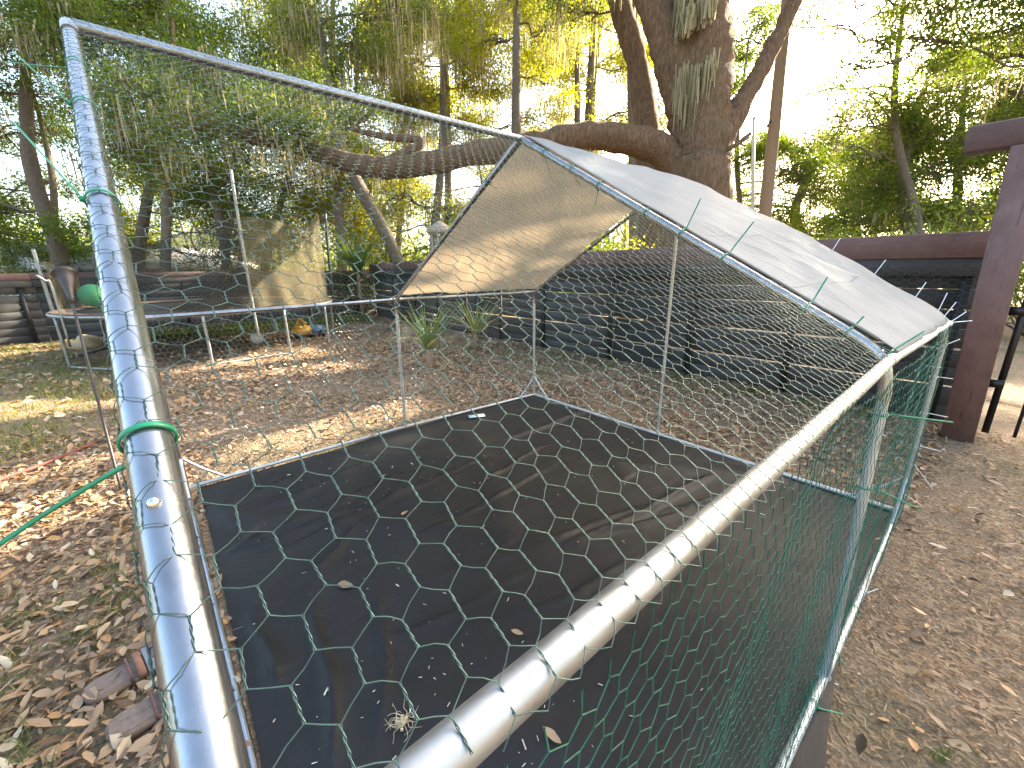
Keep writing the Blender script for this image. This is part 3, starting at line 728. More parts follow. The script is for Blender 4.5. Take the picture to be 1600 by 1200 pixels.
def root_clump():
    c = GND(632, 1128, .02); r_ = np.random.default_rng(8); mb = MB()
    for k in range(26):
        a = r_.uniform(0, 6.28); ln = r_.uniform(.02, .065); p = [c + (r_.normal() * .008, r_.normal() * .008, .006)]
        for q in range(4): a += r_.normal() * .7; p.append(p[-1] + np.array((math.cos(a), math.sin(a), r_.normal() * .35)) * ln / 3); p[-1][2] = max(p[-1][2], c[2] + .001)
        mb.add(*tube(catmull(p, 3), np.linspace(.0016, .0005, 13), 5))
    for k in range(14):
        mb.add(*box(c + r_.normal(size=3) * (.012, .012, .003) + (0, 0, .008), r_.uniform(.004, .012, 3), rotz(r_.uniform(0, 3))))
    tag(mb.build('root_clump', M['root'], smooth=False), 'tangle of dry curly roots lying on the black sheet', 'roots')
root_clump()

# ------------------------------------------------------------------ gate post, lintel, metal gate
gp = empty('gate_post', 'brown painted timber gate post with a beam across its top', 'post')
pc = np.array((1.64, 4.72, 0))
MB().add(*beam(pc + (0, 0, -.05), pc + (-.06, -.07, 2.10), .185, .185, (0, 1, 0), .008)).build('upright', M['post'], gp)
MB().add(*box(pc + (.98, -.05, 2.185), (2.72, .15, .175), None, .012)).build('lintel', M['brown'], gp)
gate = empty('metal_gate', 'black metal bar gate hanging beside the brown gate post', 'gate')
def rod(a, b, r, name, par, mat='gate_metal', n=8): return MB().add(*tube([a, b], r, n)).build(name, M[mat], par, smooth=True)
gx0, gx1, gy = 1.775, 3.1, 4.82
for x in (gx0, gx1): MB().add(*box((x, gy, .80), (.04, .04, 1.5))).build('gate_stile', M['gate_metal'], gate)
for z in (.98, 1.50): MB().add(*box(((gx0 + gx1) / 2, gy, z), (gx1 - gx0 - .04, .032, .035))).build('gate_rail', M['gate_metal'], gate)
for x in np.arange(gx0 + .15, gx1 - .05, .15): rod((x, gy + .0, .05), (x, gy, 1.56), .011, 'gate_bar', gate)
for z in (.45, 1.0): MB().add(*box((gx0 - .03, gy - .03, z), (.10, .03, .06))).build('hinge', M['gate_metal'], gate)

# ------------------------------------------------------------------ trampoline and toys
TR = empty('trampoline', 'round trampoline with a steel frame and torn safety net hanging from poles', 'trampoline')
tc = np.array((-7.95, .75, 0)); trr = 2.08; tz = .77
def circ(r, z, n=64, a0=0, a1=2 * np.pi): 
    a = np.linspace(a0, a1, n); return np.stack([tc[0] + r * np.cos(a), tc[1] + r * np.sin(a), np.full(n, z)], 1)
def tpart(name, mb, mat, sm=True): return mb.build(name, M[mat], TR, smooth=sm)
tpart('frame_ring', MB().add(*tube(circ(trr, tz), .024, 10, False)), 'steel')
def disc(r0, r1, z, n=64):
    a = np.linspace(0, 2 * np.pi, n, endpoint=False); V = np.concatenate([np.stack([tc[0] + r * np.cos(a), tc[1] + r * np.sin(a), np.full(n, zz)], 1) for r, zz in ((r0, z), (r1, z + .01))])
    i = np.arange(n); return V, np.stack([i, (i + 1) % n, n + (i + 1) % n, n + i], 1)
tpart('spring_pad', MB().add(*disc(1.80, trr - .01, tz + .025)), 'old_wood')
mm = MB(); a = np.linspace(0, 2 * np.pi, 64, endpoint=False)
for r0, r1, z0, z1 in ((.01, .9, -.05, -.03), (.9, 1.79, -.03, .0)):
    V = np.concatenate([np.stack([tc[0] + r * np.cos(a), tc[1] + r * np.sin(a), np.full(64, tz + z)], 1) for r, z in ((r0, z0), (r1, z1))]); i = np.arange(64)
    mm.add(V, np.stack([i, (i + 1) % 64, 64 + (i + 1) % 64, 64 + i], 1))
tpart('jump_mat', mm, 'black_plastic')
for k in range(6):
    a0 = math.radians(60 * k - 8); a1 = a0 + math.radians(31)
    p, q = [np.array((tc[0] + trr * math.cos(x), tc[1] + trr * math.sin(x), 0)) for x in (a0, a1)]
    P = [p + (0, 0, tz), p + (0, 0, .3), p + (0, 0, .06), lerp(p, q, .06) + (0, 0, .02), lerp(p, q, .94) + (0, 0, .02), q + (0, 0, .06), q + (0, 0, .3), q + (0, 0, tz)]
    tpart('leg', MB().add(*tube(catmull(P, 4), .021, 8)), 'steel')
def tang(px, py, d):
    P = AT(px, py, d); return math.atan2(P[1] - tc[1], P[0] - tc[0])
def pole(ang, ztop, r=.019, mat='steel', lean=0.0):
    p = np.array((tc[0] + (trr + .04) * math.cos(ang), tc[1] + (trr + .04) * math.sin(ang), 0)); out = np.array((math.cos(ang), math.sin(ang), 0))
    P = [p + (0, 0, .35), p + (0, 0, 1.2), p + out * lean * .4 + (0, 0, (ztop + 1.2) / 2), p + out * lean + (0, 0, ztop)]
    tpart('net_pole', MB().add(*tube(catmull(P, 5), r, 8)), mat); return P
aP1 = tang(408, 480, 6.3); aP2 = tang(520, 470, 8.3); aP3 = tang(110, 480, 7.6)
aP1 = math.atan2(1.10 - tc[1], -5.93 - tc[0]); aP2 = math.atan2(2.72 - tc[1], -7.29 - tc[0]); aP3 = math.atan2(-1.2 - tc[1], -8.3 - tc[0])
pole(aP1, 2.75, lean=.10); pole(aP2, 2.45, .026, 'black_plastic', .05); pole(aP3, 1.75, .024)
pole((aP1 + aP3) / 2 - .25, 1.35, .015, lean=.12)
def net(a0, a1, top, mat, bot=tz + .03, name='safety_net', bulge=.10, n=40, m=18):
    V = np.zeros((n, m, 3)); 
    for i, t in enumerate(np.linspace(0, 1, n)):
        a = a0 + (a1 - a0) * t; zt = np.interp(t, *zip(*top))
        for j, u in enumerate(np.linspace(0, 1, m)):
            rr = trr - .05 - bulge * math.sin(math.pi * u) * math.sin(math.pi * t) + .045 * math.sin(9 * t * 3 + 2 * u) * (.3 + u) * math.sin(math.pi * t)+ .02 * math.sin(31 * t + 5 * u)
            V[i, j] = (tc[0] + rr * math.cos(a), tc[1] + rr * math.sin(a), bot + (zt - bot) * u + .03 * math.sin(8 * t))
    i, j = np.meshgrid(np.arange(n - 1), np.arange(m - 1), indexing='ij'); F = np.stack([i * m + j, (i + 1) * m + j, (i + 1) * m + j + 1, i * m + j + 1], -1).reshape(-1, 4)
    o = MB().add(V.reshape(-1, 3), F).build(name, M[mat], TR, smooth=True); return o
net(aP1, aP2, [(0, 2.15), (.5, 2.12), (1, 2.42)], 'net')
net(aP1, aP1 - 1.25, [(0, 2.10), (.3, 1.85), (.6, 1.62), (1, 1.42)], 'net_dark')
def net_drape():
    # slack net lying along the rim to the left
    net(aP1, aP1 - .5, [(0, 1.75), (.3, 1.2), (.6, 1.0), (1, .86)], 'net', bulge=.22, name='slack_net')
net_drape()
net(aP3 - .35, aP3 + .02, [(0, 1.45), (1, 1.55)], 'net', name='safety_net')
# green exercise ball resting on the trampoline rim
def uv_sphere(c, r, n=32, m=20, squash=1.0):
    V = []; 
    for i in range(m + 1):
        t = math.pi * i / m
        for j in range(n): p = 2 * math.pi * j / n; V.append((c[0] + r * math.sin(t) * math.cos(p), c[1] + r * math.sin(t) * math.sin(p), c[2] + r * squash * math.cos(t)))
    F = [(i * n + j, (i + 1) * n + j, (i + 1) * n + (j + 1) % n, i * n + (j + 1) % n) for i in range(m) for j in range(n)]
    return np.array(V), np.array(F)
def ball(name, c, r, mat, label, seam=None):
    e = empty(name, label, 'ball')
    b = MB().add(*uv_sphere(c, r)).build('shell', M[mat], e, smooth=True)
    for k in (-.35, 0, .35) if seam else (0,):
        rr = math.sqrt(1 - k * k) * r * 1.003; a = np.linspace(0, 2 * np.pi, 40)
        MB().add(*tube(np.stack([c[0] + rr * np.cos(a), c[1] + rr * np.sin(a), np.full(40, c[2] + k * r)], 1), r * .012, 5, False)).build('seam', M[mat], e, smooth=True)
bc = AT(146, 465, 7.1); bz = tz + .035 + .195; s_ = (bz - CAM[2]) / (bc[2] - CAM[2]) if abs(bc[2] - CAM[2]) > .01 else 1
ball('exercise_ball', np.array((bc[0], bc[1], bz)), .195, 'ball', 'green exercise ball sitting on the trampoline edge', True)
wb = GND(405, 553); wb = AT(405, 545, 8.0); ball('play_ball', np.array((wb[0], wb[1], .12)), .12, 'white_ball', 'dull white ball on the ground under the trampoline')
def toy():
    e = empty('ride_on_toy', 'yellow and blue plastic toy lying under the trampoline', 'toy'); c = AT(470, 507, 8.6); c[2] = .16
    MB().add(*uv_sphere(c, .20, 20, 12, .62)).build('body', M['yellow'], e, smooth=True)
    MB().add(*tube(catmull([c + (.0, -.1, .1), c + (-.02, 0, .24), c + (0, .1, .12)], 5), .02, 8)).build('handle', M['yellow'], e, smooth=True)
    b = MB().add(*box(c + (-.02, .30, .0), (.24, .22, .16), rotz(.5), .03)).build('trailer', M['toy_blue'], e)
    for dx, dy in ((.12, -.12), (.12, .12), (.12, .36), (-.12, .12)):
        MB().add(*tube([c + (dx - .02, dy, -.09), c + (dx + .03, dy, -.09)], .07, 14)).build('wheel', M['black_plastic'], e, smooth=False)
toy()
def rock(name, c, s, label):
    V, F = uv_sphere((0, 0, 0), 1, 18, 12); n = 1 + .16 * np.sin(3.1 * V[:, 0] + 2 * V[:, 1]) + .12 * np.sin(5 * V[:, 1] + 3 * V[:, 2]) 
    V = V * n[:, None] * np.array(s) + np.array(c); tag(MB().add(V, F).build(name, M['stone'], smooth=True), label, 'rock')
rc = GND(142, 552); rock('boulder', (rc[0] - .8, rc[1] - .1, .10), (.16, .22, .15), 'tan rock on the grass behind the trampoline legs')

# ------------------------------------------------------------------ garden torch, cord, sandals
def torch():
    e = empty('garden_torch', 'dark metal garden torch with a cone head on a thin leaning pole', 'torch')
    b = GND(192, 776); t = AT(112, 470, 2.92)
    MB().add(*tube(sag(b - (0, 0, .05), t, 0), .0085, 8)).build('pole', M['dark_metal'], e, smooth=True)
    d = nrm(t - b); P = [t - d * .02, t + d * .03, t + d * .10, t + d * .19, t + d * .235, t + d * .24, t + d * .262, t + d * .264]
    MB().add(*tube(P, [.012, .018, .025, .046, .060, .070, .070, .02], 20)).build('cone_head', M['dark_metal'], e, smooth=True)
    MB().add(*tube([t + d * .262, t + d * .285], [.035, .028], 14)).build('burner_cap', M['dark_metal'], e, smooth=True)
torch()
def cord():
    a = [GND(-40, 778), GND(0, 755), GND(60, 733), GND(110, 712), GND(150, 695)]; P = np.array([p + (0, 0, .022) for p in a])
    e = empty('rope', 'red rope with a dark end lying across the leaves', 'rope')
    MB().add(*tube(catmull(P, 6), .012, 8)).build('red_rope', M['red_cord'], e, smooth=True)
    P2 = np.array([GND(150, 695) + (0, 0, .022), GND(172, 686) + (0, 0, .02), GND(186, 681) + (0, 0, .012)])
    MB().add(*tube(catmull(P2, 5), [.013] * 8 + [.010] * 3, 8)).build('rope_end', M['dark_metal'], e, smooth=True)
cord()
def sandal(heel, toe, label, patch):
    e = empty('sandal', label, 'sandal', 'pair of sandals beside the pen')
    heel = np.array((*heel[:2], 0.0)); toe = np.array((*toe[:2], 0.0)); ln = np.linalg.norm(toe - heel); ux = nrm(toe - heel); uy = np.array((-ux[1], ux[0], 0)); z0 = float(gz(*heel[:2])) + .004
    def outline(t): return np.interp(t, [0, .04, .15, .4, .62, .8, .93, 1], [.016, .038, .050, .048, .058, .062, .046, .012])
    ts = np.linspace(0, 1, 22); mb = MB(); rings = []
    for zf in (0, 1):
        for sgn in (1, -1):
            pass
    def th(t): return np.interp(t, [0, .3, .7, 1], [.032, .029, .022, .018])
    low = [heel + ux * ln * t + uy * outline(t) for t in ts] + [heel + ux * ln * t - uy * outline(t) for t in ts[::-1]]
    tt = np.concatenate([ts, ts[::-1]]); low = np.array(low); n = len(low)
    V = np.concatenate([low + (0, 0, z0), low * 1 + np.stack([np.zeros(n), np.zeros(n), z0 + th(tt)], 1)])
    i = np.arange(n); F = np.stack([i, (i + 1) % n, n + (i + 1) % n, n + i], 1)
    k = len(ts); q = np.arange(k - 1); top = np.stack([n + q, n + q + 1, n + n - 2 - q, n + n - 1 - q], 1); bot = np.stack([q, n - 1 - q, n - 2 - q, q + 1], 1)
    mb.add(V, [F, top, bot]); so = mb.build('sole', M['cork'], e)
    ins = np.concatenate([(heel + ux * ln * (.03 + .94 * t) + uy * outline(.03 + .94 * t) * .86 * sg + (0, 0, z0 + th(t) + .0025))[None] for sg, tq in ((1, ts), (-1, ts[::-1])) for t in tq])
    MB().add(ins, top - n).build('footbed', M['footbed'], so)
    def strap(t0, t1, h0, h1, mat, name, a0=0, a1=math.pi, m=14, lift=0):
        Vs = []
        for t, h in ((t0, h0), ((t0 + t1) / 2, (h0 + h1) / 2 * 1.04), (t1, h1)):
            for a in np.linspace(a0, a1, m):
                w = outline(t) + .004 + lift
                Vs.append(heel + ux * ln * t + uy * w * math.cos(a) + np.array((0, 0, z0 + th(t) * .55 + (h + lift) * math.sin(a) ** .7)))
        F = [(r_ * m + c_, r_ * m + c_ + 1, (r_ + 1) * m + c_ + 1, (r_ + 1) * m + c_) for r_ in range(2) for c_ in range(m - 1)]
        o = MB().add(np.array(Vs), np.array(F)).build(name, M[mat], e, smooth=True); o.modifiers.new('t', 'SOLIDIFY').thickness = .003
    strap(.60, .92, .052, .036, 'strap_grey', 'upper_cloth')
    strap(.66, .76, .054, .048, 'strap_dark', 'stripe', .3, 2.2, lift=.002)
    strap(.50, .58, .052, .053, patch, 'strap', lift=.001)
    strap(.80, .88, .046, .042, 'strap_red', 'toe_band', lift=.002)
    strap(.42, .45, .050, .055, 'strap_red', 'ankle_strap', lift=.001)
sandal(GND(133, 1098), GND(285, 1010), 'brown soled sandal with grey cloth and a rust strap, farther of the pair', 'strap_rust')
sandal(GND(170, 1160), GND(330, 1062), 'brown soled sandal with dark red straps, nearer of the pair', 'strap_red')

# ------------------------------------------------------------------ trees
BEAMS = []   # shafts kept clear of leaves to put sun patches at these places
def add_beam(p, r): BEAMS.append((np.array(p, float), r))
for x in np.arange(-7.4, -2.6, .35): add_beam((x, -1.05 - .10 * (x + 5), 0), .40)
for x in np.arange(-12, -7, .5): add_beam((x, -2.0, 0), .30)
_br = np.random.default_rng(21)
for k in range(44): add_beam((_br.uniform(-3.2, -.9), _br.uniform(-1.2, -.15), 0), _br.uniform(.05, .17))
for k in range(12): add_beam((_br.uniform(-.9, .1), _br.uniform(-.8, -.3), 0), _br.uniform(.03, .07))
for k in range(16): add_beam((_br.uniform(-6.9, -5.7), _br.uniform(1.2, 3.0), _br.uniform(.9, 2.1)), _br.uniform(.12, .3))
for k in range(16):
    t = _br.uniform(.1, .9); P = lerp(N_['R1'], N_['L1'], t) + np.array((0, _br.uniform(.0, 1.4), 0)); add_beam(P, _br.uniform(.05, .13))
for k in range(10):
    t = _br.uniform(.1, .8); P = lerp(N_['R1'], N_['E1'], t) + np.array((0, _br.uniform(.1, 1.4), 0)); add_beam(P, _br.uniform(.03, .07))
for k in range(10): add_beam((_br.uniform(-2.2, -1.5), _br.uniform(1.6, 3.0), _br.uniform(.3, 1.0)), _br.uniform(.15, .3))
def in_beam_few(P):
    B = np.array([b for b, r in BEAMS]); R2 = np.array([r for b, r in BEAMS]) ** 2
    q = np.asarray(P)[:, None] - B[None]; t = q @ SUN_DIR; return bool((((q * q).sum(2) - t * t < R2) & (t > 0)).any())
def in_beam(P):
    m = np.zeros(len(P), bool)
    for b, r in BEAMS:
        q = P - b; t = q @ SUN_DIR; d2 = (q * q).sum(1) - t * t; m |= (d2 < r * r) & (t > 0)
    return m

def leaves(mb, C, size, r_, asp=.5, flat=.5, tri=False):
    """folded leaf quads at the points C"""
    n = len(C)
    if not n: return
    a = r_.normal(size=(n, 3)); a /= np.linalg.norm(a, axis=1)[:, None]
    b = r_.normal(size=(n, 3)); b[:, 2] += flat; b -= a * (a * b).sum(1)[:, None]; b /= np.linalg.norm(b, axis=1)[:, None]
    c = np.cross(a, b); s = (size * r_.uniform(.6, 1.3, n))[:, None]
    if tri:          # far leaves: three corners are enough
        V = np.stack([C - a * s * .5, C + c * s * asp * .62 + a * s * .1, C + a * s * .45 - c * s * asp * .35], 1).reshape(-1, 3)
        mb.add(V, (np.arange(n) * 3)[:, None] + np.arange(3)[None], np.repeat(np.clip(r_.normal(.5, .22, n), 0, 1), 3)); return
    V = np.stack([C - a * s * .5, C + c * s * asp * .5 + b * s * .08, C + a * s * .5, C - c * s * asp * .5 + b * s * .08], 1).reshape(-1, 3)
    F = (np.arange(n) * 4)[:, None] + np.arange(4)[None]
    mb.add(V, F, np.repeat(np.clip(r_.normal(.5, .22, n), 0, 1), 4))

def moss_strands(P, r_, L0=.3, L1=1.2, per=9, spread=.16, w=.013):
    """hanging strands: bunches of tapering crooked threads below the points P"""
    A, B, R = [], [], []; tones = []
    for p in P:
        bl = r_.uniform(L0, L1)
        for k in range(int(per * r_.uniform(.6, 1.4))):
            q = np.array(p) + r_.normal(size=3) * (spread, spread, .04); ln = bl * r_.uniform(.45, 1.1); seg = 3; th = w * r_.uniform(.6, 1.5)
            for j in range(seg):
                nq = q + np.array((r_.normal() * .025, r_.normal() * .025, -ln / seg)); A.append(q); B.append(nq); R.append(th * (1 - j / seg * .75)); q = nq
    if not A: return None
    A, B, R = np.array(A), np.array(B), np.array(R); keep = ~in_beam((A + B) / 2)
    A, B, R = A[keep], B[keep], R[keep]; m = len(A); a = r_.uniform(0, np.pi, m); S = np.stack([np.cos(a), np.sin(a), np.zeros(m)], 1) * R[:, None] * 1.15
    V = np.stack([A - S, A + S, B + S * .8, B - S * .8], 1).reshape(-1, 3); F = (np.arange(m) * 4)[:, None] + np.arange(4)[None]; t = np.repeat(np.clip(r_.normal(.5, .25, m), 0, 1), 4)
    return MB().add(V, F, t)

def limb_path(a, b, r_, wig=.08, k=6, droop=0.0):
    a, b = np.asarray(a, float), np.asarray(b, float); L = np.linalg.norm(b - a); t = np.linspace(0, 1, k)
    P = a + (b - a) * t[:, None] + r_.normal(size=(k, 3)) * wig * L * (np.sin(np.pi * t))[:, None]; P[:, 2] += droop * np.sin(np.pi * t) * L
    return catmull(P, 3)

def tree(name, label, trunk, radii, blobs, leafm, barkm='bark2', lsize=.10, per=90, ncl=40, moss=0, mlen=(.3, 1.1), seed=1, limbs=(), group=None, sides=12):
    """trunk: points; blobs: (centre, radii) crown masses filled with leafy twig ends"""
    r_ = np.random.default_rng(seed); root = empty(name, label, 'tree', group)
    T = catmull(trunk, 6); R = np.interp(np.linspace(0, 1, len(T)), np.linspace(0, 1, len(radii)), radii)
    MB().add(*tube(T, R, sides, True, .10, seed)).build('trunk', M[barkm], root, smooth=True)
    wood = MB(); lv = MB(); ends = []; starts = [T]
    for pts, rad in limbs:
        P = catmull(pts, 5); Rr = np.interp(np.linspace(0, 1, len(P)), np.linspace(0, 1, len(rad)), rad)
        MB().add(*tube(P, Rr, 10, True, .10, seed + 3)).build('limb', M[barkm], root, smooth=True); starts.append(P)
    allp = np.concatenate(starts)
    mossP = []
    for c, rad in blobs:
        c = np.asarray(c, float); rad = np.asarray(rad, float)
        src = allp[np.argmin(((allp - c) ** 2).sum(1) + 2.5 * np.maximum(0, allp[:, 2] - c[2] + .3) ** 2)]
        P = limb_path(src, c, r_, .07, 6); wood.add(*tube(P, np.linspace(max(.03, rad.mean() * .035), .018, len(P)), 6))
        n = max(4, int(ncl * rad.prod() ** (1 / 3)))
        q = r_.normal(size=(n, 3)); q /= np.linalg.norm(q, axis=1)[:, None]; q = q * (r_.uniform(.15, 1, n) ** .45)[:, None]
        cl = c + q * rad
        for p in cl:
            s = P[r_.integers(len(P) // 3, len(P))]
            tw = s + (p - s) * np.array((0, .35, .7, 1))[:, None]; tw[1:3] += r_.normal(size=(2, 3)) * .07 * np.linalg.norm(p - s)
            if not in_beam_few(tw[1:]): wood.add(*tube(tw, (.017, .013, .009, .005), 3, False))
            if r_.random() < moss * .75: mossP.append(p)
        k = per; pts = np.repeat(cl, k, 0); rs = np.repeat(r_.uniform(.16, .36, n), k)[:, None] * rad.mean() ** .35
        pts = pts + r_.normal(size=pts.shape) * rs * (1, 1, .7)
        pts = pts[~in_beam(pts)]
        leaves(lv, pts, lsize * (1.12 if lsize >= .1 else 1), r_, tri=lsize >= .1)
    if wood.n: wood.build('branches', M[barkm], root, smooth=True, kind='stuff')
    if lv.n: lv.build('crown', M[leafm], root, kind='stuff', tone=True)
    if mossP:
        mm = moss_strands(mossP, r_, *mlen)
        if mm: mm.build('spanish_moss', M['moss'], root, kind='stuff', tone=True)
    return root

def base_of(p): return np.array((p[0], p[1], -.1))
D = 9.0
pxr = lambda r, d=D: r * d / FPX
# --- the big oak
tp = [AT(1088, 300, D), AT(1090, 262, D), AT(1092, 200, D), AT(1090, 120, D), AT(1085, 50, D), AT(1082, -40, D), AT(1080, -200, D), AT(1070, -420, D)]
b0 = base_of(tp[0]); trunk = [b0, b0 + (0, 0, .8)] + tp
limbs = [
    ([AT(1062, 262, D), AT(1030, 232, D - .1), AT(985, 219, D - .2), AT(930, 213, D - .3), AT(870, 219, D - .4), AT(810, 230, D - .5), AT(740, 240, D - .6), AT(660, 256, D - .6), AT(590, 262, D - .6), AT(520, 246, D - .5), AT(450, 224, D - .4), AT(380, 210, D - .3), AT(310, 188, D - .2), AT(240, 186, D), AT(180, 200, D + .2)],
     [pxr(x) for x in (24, 23, 22, 19, 18, 17, 16.5, 16, 15, 12.5, 11, 10, 9, 6, 3)]),
    ([AT(1108, 235, D), AT(1140, 190, D), AT(1165, 150, D), AT(1190, 108, D), AT(1213, 62, D), AT(1240, 5, D), AT(1275, -70, D), AT(1330, -170, D + .3)], [pxr(x) for x in (26, 20, 14, 13, 12, 11, 9, 6)]),
    ([AT(1080, 175, D), AT(1055, 95, D - .1), AT(1030, 30, D - .1), AT(990, -60, D - .2), AT(930, -160, D - .3)], [pxr(x) for x in (34, 30, 25, 20, 13)]),
    ([AT(1105, 150, D), AT(1112, 70, D), AT(1115, -20, D), AT(1125, -150, D)], [pxr(x) for x in (26, 24, 20, 14)]),
    ([AT(600, 255, D - .6), AT(660, 222, D - .6), AT(600, 213, D - .5), AT(540, 200, D - .3)], [pxr(x) for x in (7, 6, 5, 2.5)]),
    ([AT(330, 192, D - .2), AT(290, 150, D), AT(275, 100, D + .2), AT(270, 30, D + .3)], [pxr(x) for x in (5, 4.5, 4, 2)]),
    ([AT(1125, 238, D - .4), AT(1150, 226, D - .5), AT(1172, 209, D - .5)], [pxr(x) for x in (3.5, 3.5, 3)]),
]
oakblobs = [(AT(300, 200, 7.9), (.8, .8, .45)), (AT(390, 175, 8.0), (.8, .8, .4)), (AT(220, 150, 8.0), (.9, .9, .5)), (AT(470, 205, 8.0), (.6, .6, .3)), (AT(250, 170, 9.0), (1.3, 1.3, .8)), (AT(330, 110, 9.3), (1.2, 1.2, .7)), (AT(470, 150, 9.0), (1.0, 1.0, .5)), (AT(190, 240, 9.2), (1.0, 1.0, .7)),
            (AT(560, 190, 8.9), (.8, .8, .35)), (AT(1240, -90, 9), (1.4, 1.4, .7)), (AT(900, -160, 9), (1.8, 1.8, .7)), (AT(1100, -260, 9), (2.2, 2.0, 1.0)), (AT(1350, -200, 9.3), (1.6, 1.6, .8)), (AT(700, -120, 8.6), (1.6, 1.6, .6))]
OAK = tree('oak_tree', 'massive old oak with a long horizontal limb reaching left over the fence', trunk, [pxr(x) for x in (70, 58, 47, 44, 43, 48, 52, 40, 30, 18)], oakblobs, 'leaf_dark', 'bark', .075, 90, 34, .35, (.3, 1.1), 5, limbs, sides=28)
r_ = np.random.default_rng(77)
mp_ = [AT(r_.uniform(1068, 1120), r_.uniform(-50, 50), D - .86) for k in range(60)]
mo = moss_strands(mp_, r_, .7, 2.0, 22, .06, .017); mo.build('spanish_moss', M['moss'], OAK, kind='stuff', tone=True)
limbP = catmull(limbs[0][0], 5)
mo = moss_strands([limbP[i] - (0, 0, .1) for i in r_.integers(8, len(limbP) - 2, 60)], r_, .2, .75, 9, .10, .008); mo.build('spanish_moss', M['moss'], OAK, kind='stuff', tone=True)

def bg_tree(px, d, rpx, lean, top, blobs, label, leafm, seed, barkm='bark2', **kw):
    """a slimmer tree: base at pixel column px (level ground), d deep"""
    g0 = AT(px, 430, d); b = base_of(g0); z0 = np.array((g0[0], g0[1], 1.2))
    tp_ = AT(top[0], top[1], d); pts = [b, lerp(b, tp_, .25) + np.array((0, 0, 0)), lerp(b, tp_, .55) + nrm(np.cross((0, 0, 1), tp_ - CAM)) * lean, lerp(b, tp_, .8) + nrm(np.cross((0, 0, 1), tp_ - CAM)) * lean * .6, tp_]
    rr = rpx * d / FPX
    bl = [(AT(x, y, d + dd), np.array((rx, rx, rz))) for x, y, dd, rx, rz in blobs]
    return tree('woodland_tree', label, pts, [rr * 1.4, rr * 1.1, rr, rr * .8, rr * .4], bl, leafm, barkm, seed=seed, **kw)
# left side
bg_tree(85, 13, 9, .3, (40, 60), [(40, 60, 0, 1.5, 1.0), (130, 10, 0, 1.6, 1.0), (-40, 150, .5, 1.4, .9), (60, 150, .4, 1.0, .6), (-60, 330, .5, 1.2, .8), (20, 400, .8, 1.2, .6), (-80, 20, 0, 1.6, 1.0)], 'dark leaning tree at the far left over the house', 'leaf_dark', 31, moss=.3, ncl=26)
bg_tree(200, 15, 7, -.3, (230, 40), [(230, 20, 0, 1.7, 1.1), (290, 90, .5, 1.5, .9), (180, 130, .6, 1.1, .8), (270, 250, .4, 1.2, 1.0), (300, 330, 1, 1.2, .8)], 'slim dark tree just right of the leftmost tree', 'leaf_dark', 32, moss=.3, ncl=28)
bg_tree(345, 14, 6, .3, (330, 60), [(350, 290, .5, 1.3, .9), (420, 330, .8, 1.3, .8), (300, 300, .8, 1.1, .9), (360, 60, 0, 1.5, 1.0), (430, 110, .5, 1.3, .9), (390, 385, 1, 1.2, .6)], 'many stemmed tree behind the trampoline pole', 'leaf_mid', 33, moss=.2, ncl=30)
bg_tree(395, 17, 5, -.4, (480, 30), [(470, 60, 0, 2.0, 1.2), (520, 160, 1, 1.7, 1.0), (450, 260, .5, 1.6, 1.0), (500, 330, 1, 1.4, .8), (420, -20, 0, 1.8, 1.0)], 'thin tree with yellow green leaves above the trampoline net', 'leaf_yellow', 34, moss=.35, ncl=30)
# centre
bg_tree(645, 12, 9, .5, (500, 40), [(480, 20, 0, 1.4, .8), (560, 70, .5, 1.2, .8), (620, 10, 0, 1.4, .8), (530, 130, .6, 1.0, .6)], 'leaning mossy tree rising behind the oak limb', 'leaf_mid', 35, moss=.9, mlen=(.6, 1.9), ncl=26)
bg_tree(672, 16, 6, -.2, (690, 20), [(690, 30, 0, 1.9, 1.1), (760, 110, .8, 1.7, 1.0), (640, 150, .6, 1.5, .9), (720, 200, 1, 1.6, .9), (610, 310, .5, 1.5, .9), (700, 330, 1, 1.5, .8)], 'straight yellow green tree behind the tarpaulin edge', 'leaf_yellow', 36, moss=.6, mlen=(.5, 1.7), ncl=30)
bg_tree(818, 14, 8, .12, (808, -30), [(800, -20, 0, 1.6, .8), (880, 40, .5, 1.4, .8), (730, 60, .5, 1.2, .7), (860, 130, 1.0, 1.2, .7)], 'straight dark trunked tree above the ridge of the tarpaulin', 'leaf_yellow', 37, moss=.6, mlen=(.4, 1.4), ncl=26)
bg_tree(930, 19, 7, .3, (930, 10), [(930, 20, 0, 2.0, 1.1), (990, 110, .8, 1.8, 1.0), (880, 150, .8, 1.7, 1.0), (960, 190, .5, 1.6, .8), (840, 250, 1, 1.8, .9), (1000, 330, 1, 2, .8)], 'pale backlit tree between the oak and its neighbour', 'leaf_yellow', 38, moss=.4, mlen=(.4, 1.4), ncl=26)
sec = [AT(1022, 300, 11), AT(1012, 240, 11), AT(1010, 190, 11), AT(1000, 120, 11), AT(985, 60, 11), AT(965, -10, 11), AT(945, -120, 11)]
tree('oak_tree', 'second oak stem curving up just left of the massive oak', [base_of(sec[0])] + sec, [pxr(x, 11) for x in (24, 19, 18, 18, 16, 16, 17, 12)], [(AT(930, -60, 11), (1.6, 1.6, .6)), (AT(900, 20, 11.2), (.9, .9, .5)), (AT(985, -120, 11), (1.5, 1.5, .8))], 'leaf_mid', 'bark', .085, 80, 26, .9, (.5, 1.7), 39, sides=18)
